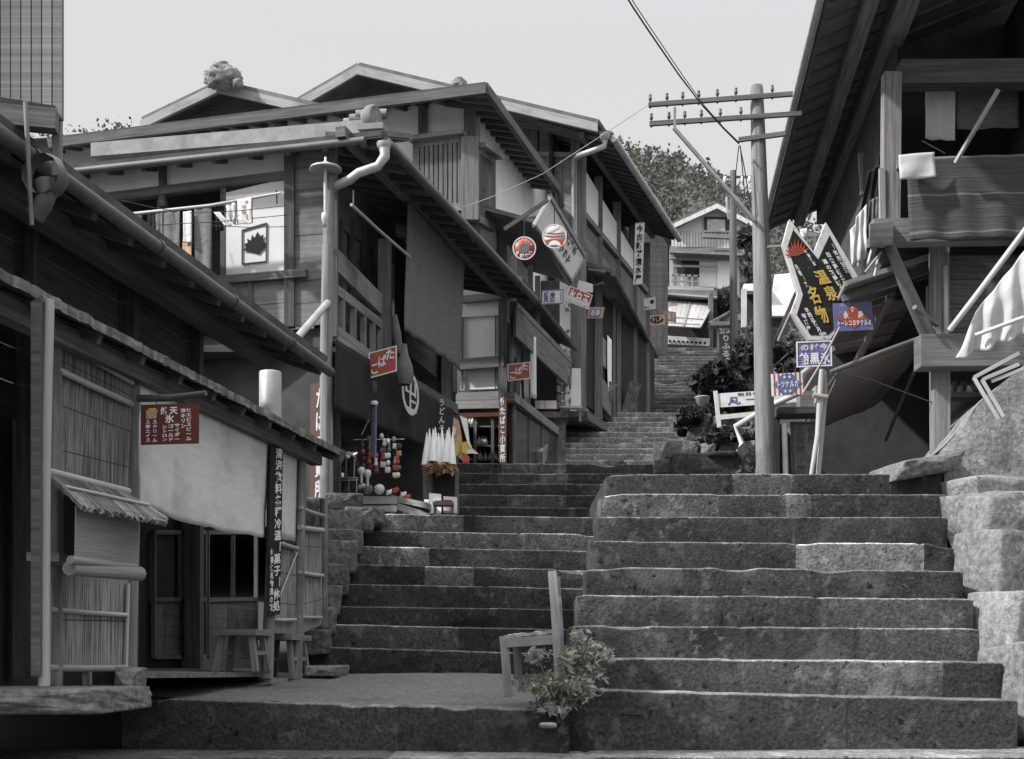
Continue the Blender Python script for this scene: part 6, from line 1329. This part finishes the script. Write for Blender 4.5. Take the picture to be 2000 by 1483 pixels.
for i, (x, y, d) in enumerate(cp):
    c = cone if i == 0 else copy_tree(cone, (0, 0, 0)); c.location = P(x, y, D - .12 + d); c.rotation_euler = (0, .03 * (i % 3 - 1) - (x - 857) * .0022, i)
mb = MB(); mb.slab(P(838, 1004, 13.75), P(862, 1004, 13.75), P(862, 966, 13.8), P(838, 964, 13.8), .01, .9); mb.slab(P(866, 1003, 13.72), P(893, 1003, 13.72), P(893, 972, 13.77), P(866, 970, 13.77), .01, .6); tag(mb.build("magazine", M['paper']), "two printed papers leaning under the cone stand", "papers")
sst = thing("display_stool", "tiny dark stool with red cushions in front of the cone stand", "stool", P(866, 1004, 13.6)); D = 13.6
mb = MB(); mb.obox(P(866, 985, D), (.105, 0, 0), (0, .09, 0), (0, 0, .018)); mb.build("seat", M['wood_dark'], sst)
mb = MB()
for x in (850, 883):
    for dy in (-.06, .06): mb.beam(P(x, 1004, D) + V((0, dy, 0)), P(x, 986, D) + V((0, dy, 0)), .022)
mb.build("leg", M['wood_dark'], sst)
for i, x in enumerate((858, 874)):
    b = MB(); b.rock(P(x, 981 - i * 2, D), (.045, 0, 0), (0, .05, 0), (0, 0, .014), i + 2, .2, 10); tag(b.build("cushion", M['red'] if i else M['rag']), ("grey" if i == 0 else "red") + " little cushion on the tiny dark stool", "cushion")
mb = MB(); mb.rock(P(834, 986, 13.7), (.03, 0, 0), (0, .03, 0), (0, 0, .05), 4, .3, 10); tag(mb.build("toy", M['porcelain']), "pale lumpy toy beside the tiny dark stool", "toy")
# printed paper fish hanging at the corner of the curtain
fk = thing("paper_fish", "orange and yellow printed paper carp hanging beside the cones", "paper fish", P(905, 880, 14.0)); D = 14.0
def fpoly(pts, m_, nm, e=0):
    b = MB(); n = len(pts); b.face([P(x, y, D + e) for x, y in pts]); b.build(nm, m_, fk, solid=.006)
fpoly([(886, 815), (897, 822), (903, 862), (914, 880), (908, 893), (900, 898), (886, 880), (884, 850)], M['orange'], "body")
fpoly([(903, 864), (916, 862), (921, 878), (912, 890), (902, 884)], M['yellow'], "side", -.02)
fpoly([(898, 812), (912, 818), (914, 832), (917, 862), (923, 878), (914, 868), (906, 840)], M['white'], "tail", -.03)
fpoly([(912, 880), (922, 876), (935, 887), (924, 886), (911, 886)], M['cream'], "fin", -.04)
fpoly([(902, 890), (912, 888), (918, 894), (916, 904), (904, 904), (901, 897)], M['red'], "mouth", -.05)
fpoly([(887, 870), (894, 866), (898, 880), (892, 892), (888, 884)], M['yellow'], "scale_patch", -.03)
fpoly([(884, 832), (890, 838), (889, 850), (884, 848)], M['cream'], "fin", -.03)
# laundry on the bamboo pole at the shop window
bp = thing("laundry_pole", "bamboo laundry pole run out across the shop's upper window", "pole", f2(400, 400, .4))
mb = MB(); mb.tube([f2(205, 424, .42), f2(410, 402, .42), f2(549, 377, .42)], [.018, .018, .012], 8, t=1.2); mb.build("pole", M['bamboo'], bp)
mb = MB(); mb.beam(f2(540, 372, .42), f2(541, 398, .40), .012); mb.build("hook", M['wire'], bp)
def garm(x0, x1, yt0, yt1, yb0, yb1, m_, lb_, nm="garment", o=.42, amp=.02, seed=0):
    b = MB(); b.cloth(f2(x0, yt0, o), f2(x1, yt1, o), f2(x1, yb1, o + .03), f2(x0, yb0, o + .03), 10, 18, amp, seed, 1.5); return tag(b.build(nm, m_, solid=.006), lb_, "laundry")
garm(244, 262, 419, 417, 470, 470, M['white_cloth'], "pale cloth at the far left of the laundry pole")
garm(263, 278, 417, 415, 480, 480, M['rag'], "grey cloth second from the left on the laundry pole", seed=2)
garm(289, 303, 417, 415, 505, 500, M['indigo'], "dark narrow cloth third from the left on the laundry pole", seed=3)
garm(304, 318, 416, 414, 520, 520, M['grey_cloth'], "grey narrow cloth beside the dark one on the laundry pole", seed=4)
garm(319, 352, 413, 409, 560, 560, M['grey_cloth'], "wide grey robe half hanging left of the orange and white cloth", seed=5)
garm(352, 379, 410, 406, 530, 530, M['indigo'], "black-edged cloth behind the orange and white strip", o=.40, seed=6)
garm(358, 374, 414, 412, 474, 474, M['white_cloth'], "white upper strip of the hanging orange and white sash", o=.46, amp=.008, seed=7)
garm(357, 374, 475, 474, 530, 530, M['orange'], "orange lower end of the hanging sash", o=.46, amp=.008, seed=7)
garm(380, 413, 405, 401, 570, 570, M['grey_cloth'], "wide grey robe hanging right of the orange sash", seed=8)
garm(462, 494, 391, 386, 438, 436, M['rag'], "child's garment with orange print on the laundry pole, grey back layer", o=.41, seed=9)
g_ = garm(464, 492, 390, 385, 438, 437, M['white_cloth'], "white cloth printed with orange patches on the laundry pole", o=.46, amp=.012, seed=9)
mb = MB(); gq = random.Random(2)
for i in range(12):
    c = f2(466 + gq.random() * 22, 394 + gq.random() * 38, .478); a = gq.uniform(.015, .035); mb.face([c + V((a * math.cos(k * 1.05), -.0, a * math.sin(k * 1.05) * gq.uniform(.6, 1.2))) for k in range(6)])
mb.build("printed_patches", M['orange'], g_)
for i, q in enumerate((((418, 415), (428, 413), (452, 440), (440, 444)), ((440, 400), (462, 396), (460, 440), (448, 430)), ((418, 404), (438, 402), (436, 448), (424, 455)))):
    b = MB(); b.cloth(*[f2(x, y, .45 - .03 * i) for x, y in q], 8, 10, .03, i + 3, 2); tag(b.build("garment", M['white_cloth'] if i < 2 else M['indigo'], solid=.005), ("crumpled white rag slung below the pole", "white cloth drooping behind the orange-printed one", "dark cloth between the grey robe and the white shutter")[i], "laundry")
# ================================================================== CHAIR AND BUSH IN THE FOREGROUND
D = 8.35
ch = thing("chair", "worn pale wooden side chair standing sideways on the earth landing", "chair", P(1045, 1366, D + .2))
zs = P(0, 1250, D).z; zg = P(0, 1362, D).z
pA = P(988, 1362, 8.3); pB = P(1083, 1372, 8.2)
mb = MB()
mb.beam(P(993, 1360, 8.35), P(984, 1243, 8.38), .055, .05, t=1.1)                       # near front leg
mb.beam(P(1014, 1340, 8.80), P(1009, 1258, 8.80), .05, .045, t=.75)
mb.beam(P(1094, 1376, 8.15), P(1087, 1245, 8.18), .052, .05, t=1.05)
mb.beam(P(1099, 1345, 8.60), P(1093, 1230, 8.60), .045, .045, t=.8)
mb.build("leg", M['wood_pale'], ch, bevel=.008)
mb = MB(); mb.beam(P(1088, 1252, 8.18), P(1078.5, 1116, 8.2), .052, .046, t=1.15); mb.beam(P(1094, 1240, 8.60), P(1087, 1128, 8.62), .045, .04, t=.85); mb.build("strut", M['wood_pale'], ch, bevel=.008)
mb = MB(); mb.beam(P(1084, 1140, 8.22), P(1088, 1141, 8.6), .02, .1, t=.9); mb.beam(P(1087, 1185, 8.22), P(1090, 1185, 8.6), .02, .06, t=.9); mb.build("backrest", M['wood_pale'], ch, bevel=.004)
mb = MB(); mb.beam(P(990, 1256, 8.36), P(1088, 1249, 8.18), .04, .058, t=1.1); mb.beam(P(1012, 1252, 8.8), P(1092, 1246, 8.6), .035, .05, t=.8); mb.beam(P(988, 1252, 8.38), P(1010, 1252, 8.8), .035, .05); mb.build("seat_rail", M['wood_pale'], ch, bevel=.006)
mb = MB(); mb.beam(P(1000, 1334, 8.36), P(1090, 1330, 8.2), .03, .035, t=1.1); mb.beam(P(1003, 1322, 8.55), P(1094, 1318, 8.4), .025); mb.build("stretcher", M['wood_pale'], ch)
mb = MB(); a_, b_, c_, d_ = P(986, 1244, 8.36), P(1086, 1234, 8.18), P(1092, 1233, 8.6), P(1010, 1240, 8.82); rows = []
for i in range(9):
    rows.append([a_.lerp(b_, j / 16).lerp(d_.lerp(c_, j / 16), i / 8) + V((0, 0, .012 * noise.noise(V((j * .6, i * .6, 2))) - .02 * math.sin(3.14 * i / 8) * math.sin(3.14 * j / 16))) for j in range(17)])
mb.grid(rows, lambda i, j: .8 + .5 * gx.random(), False); mb.build("seat", M['bamboo'], ch, solid=.02)
bu = thing("bush", "pale leafy flowering bush growing over the kerb beside the chair", "bush", P(1090, 1395, 8.0))
mb = MB()
gb = random.Random(31)
for i, (x, y, rx, ry, n) in enumerate(((1072, 1335, 34, 26, 110), (1110, 1345, 40, 26, 120), (1150, 1268, 38, 26, 130), (1112, 1292, 20, 24, 60), (1052, 1282, 24, 18, 70), (1092, 1375, 48, 24, 140), (1148, 1335, 34, 28, 70), (1040, 1345, 24, 20, 55), (1182, 1278, 18, 14, 30), (1130, 1245, 16, 12, 26), (1165, 1310, 16, 22, 24))):
    k = 8.0 / F
    for q in range(4): mb.leaves(P(x + gb.uniform(-.5, .5) * rx, y + gb.uniform(-.5, .5) * ry, 8.05 + gb.uniform(-.12, .16)), (rx * k * gb.uniform(.45, .9), 0, 0), (0, .12, 0), (0, 0, ry * k * gb.uniform(.45, .9)), int(n * .6), gb.uniform(.014, .028), 50 + i * 5 + q, el=2.7, t0=.5, t1=1.5, lump=.9, shell=.8)
mb.build("foliage", M['leaf_pale'], bu)
mb = MB()
for x, y in ((1075, 1325), (1120, 1300), (1150, 1275), (1058, 1300), (1165, 1300), (1095, 1340), (1130, 1242), (1186, 1275), (1045, 1272), (1140, 1320), (1110, 1280), (1165, 1258)): mb.tube([P(1098, 1405, 8.05), P((x + 1098) / 2 + gx.uniform(-6, 6), (y + 1400) / 2, 8.08), P(x, y, 8.05)], [.008, .006, .003], 5)
mb.build("stem", M['wood'], bu)
mb = MB(); mb.leaves(P(1110, 1330, 7.98), (.26, 0, 0), (0, .16, 0), (0, 0, .20), 40, .014, 71, el=1, t0=1, t1=1); mb.build("blossom", M['yellow'], bu)
mb = MB(); mb.rock(P(1070, 1417, 7.75), (.055, 0, 0), (0, .05, 0), (0, 0, .016), 4, .2, 12); tag(mb.build("stone", M['rock_pale']), "small pale flat stone before the kerb under the bush", "stone")
# ================================================================== PLANTS AND TREES
def shrub(label, cx, cy, D, blobs, m_, leaf, seed, cat="shrub", name="shrub", stem=True):
    t = thing(name, label, cat, P(cx, cy, D)); m = MB(); k = D / F
    for i, (x, y, rx, ry, n) in enumerate(blobs): m.leaves(P(x, y, D + .15 * (i % 3)), (rx * k, 0, 0), (0, (rx + ry) * .45 * k, 0), (0, 0, ry * k), n, leaf, seed + i, t0=.4, t1=1.5, lump=.6)
    m.build("foliage", m_, t)
    if stem:
        m = MB()
        for x, y, rx, ry, n in blobs: m.tube([P(cx, cy, D), P((cx + x) / 2, (cy + y) / 2, D), P(x, y, D)], [.03 * D / 20, .02 * D / 20, .01], 6)
        m.build("trunk", M['wood_dark'], t)
    return t
shrub("round dark clipped bush in a white pot on the bank by the steps", 1380, 775, 19, [(1400, 745, 38, 30, 700), (1372, 748, 22, 22, 260), (1425, 752, 22, 20, 240), (1395, 725, 20, 14, 160)], M['leaf_dark'], .10, 3, "potted bush", "potted_bush")
mb = MB(); mb.lathe(P(1372, 800, 18.6), [(.001, 0), (.07, 0), (.10, .16), (.115, .17), (.09, .18), (.001, .17)], 16); tag(mb.build("flower_pot", M['porcelain']), "white flower pot below the round dark bush", "pot")
shrub("loose grey-green shrub on top of the rubble wall", 1400, 858, 16.5, [(1405, 848, 34, 16, 260), (1440, 852, 24, 16, 160), (1380, 858, 20, 12, 100)], M['leaf'], .06, 13)
shrub("dark shrub low at the left end of the rubble wall", 1350, 840, 17.3, [(1348, 815, 22, 20, 260), (1335, 835, 16, 14, 140), (1372, 808, 24, 14, 180)], M['leaf_dark'], .07, 23)
shrub("shrub bank growing between the far pole and the near pole", 1465, 760, 20, [(1462, 690, 26, 34, 420), (1450, 730, 24, 30, 320), (1540, 690, 30, 26, 300), (1545, 730, 24, 22, 240), (1478, 650, 16, 24, 180), (1520, 760, 40, 20, 300)], M['leaf'], .10, 33)
shrub("small round tree beside the gable house above the steps", 1412, 640, 37.5, [(1412, 590, 22, 22, 380), (1400, 605, 16, 16, 180), (1424, 575, 14, 14, 160)], M['leaf'], .13, 43, "tree", "small_tree")
shrub("leafy branches at the gable house's right side behind the poles", 1470, 500, 38, [(1462, 460, 20, 16, 240), (1470, 515, 18, 36, 340), (1452, 475, 14, 10, 110)], M['leaf'], .14, 53, "tree", "small_tree")
shrub("dark hedge along the right side of the upper steps", 1425, 760, 24, [(1440, 720, 22, 18, 220), (1420, 770, 30, 16, 260), (1392, 790, 24, 14, 200), (1440, 790, 34, 20, 260)], M['leaf_dark'], .10, 63, "hedge", "hedge")
mb = MB(); mb.leaves(P(1452, 925, 14.2), (.12, 0, 0), (0, .1, 0), (0, 0, .08), 60, .04, 6); tag(mb.build("weed", M['leaf']), "small weed tuft at the foot of the near pole", "weed")
# side house and white screen seen behind the near pole
shd = thing("small_shed", "small pale-roofed shed half hidden behind the near pole", "shed", P(1500, 640, 22)); D = 22
mb = MB(); mb.slab(P(1500, 620, D), P(1556, 620, D), P(1552, 536, D + .4), P(1512, 540, D + .4), .04, 1); mb.build("white_cloth_wall", M['white_cloth'], shd)
mb = MB(); mb.slab(P(1448, 575, D), P(1504, 575, D), P(1500, 560, D + .6), P(1452, 562, D + .6), .06, 1); mb.beam(P(1453, 640, D), P(1453, 565, D), .08, t=1.5); mb.beam(P(1447, 668, D), P(1505, 668, D), .06, .12, t=1.4); mb.build("roof", M['zinc'], shd)
mb = MB(); mb.slab(P(1448, 640, D + .3), P(1530, 640, D + .3), P(1530, 570, D + .3), P(1448, 570, D + .3), .05, 1); mb.slab(P(1500, 690, D - .2), P(1520, 690, D - .2), P(1562, 560, D - .2), P(1556, 560, D - .2), .05, 1); mb.build("dark_wall", M['dark'], shd)
# wooded hill: one mass of crowns
gx = random.Random(77); mb = MB()
i = 0
for y in arange(48, 130, 3.6):
    for xx in arange(-60, 46, 2.9):
        x = xx + gx.uniform(-1.4, 1.4); yy = y + gx.uniform(-1.4, 1.4); px_ = CX + F * x / yy
        if not (1170 < px_ < 1600 or (-150 < px_ < 640 and yy > 100)): continue
        r = gx.uniform(1.4, 2.7); h = r * gx.uniform(.9, 1.3); z = gz(x, yy) + h * .7
        top = HY - F * (z + h * .9) / yy; s0 = sil(px_) + gx.uniform(-4, 10)
        if top < s0:
            if top < s0 - 60: continue
            z -= (s0 - top) / F * yy
        i += 1; mb.leaves((x, yy, z), (r, 0, 0), (0, r, 0), (0, 0, h), 420 if 1170 < px_ < 1600 else 260, .21 if yy < 90 else .25, i, t0=.72, t1=1.25, shell=.4, lump=.5, el=1.3)
tag(mb.build("woods", M['woods']), "grey-green wooded hillside behind the roofs", "woods", kind="stuff")
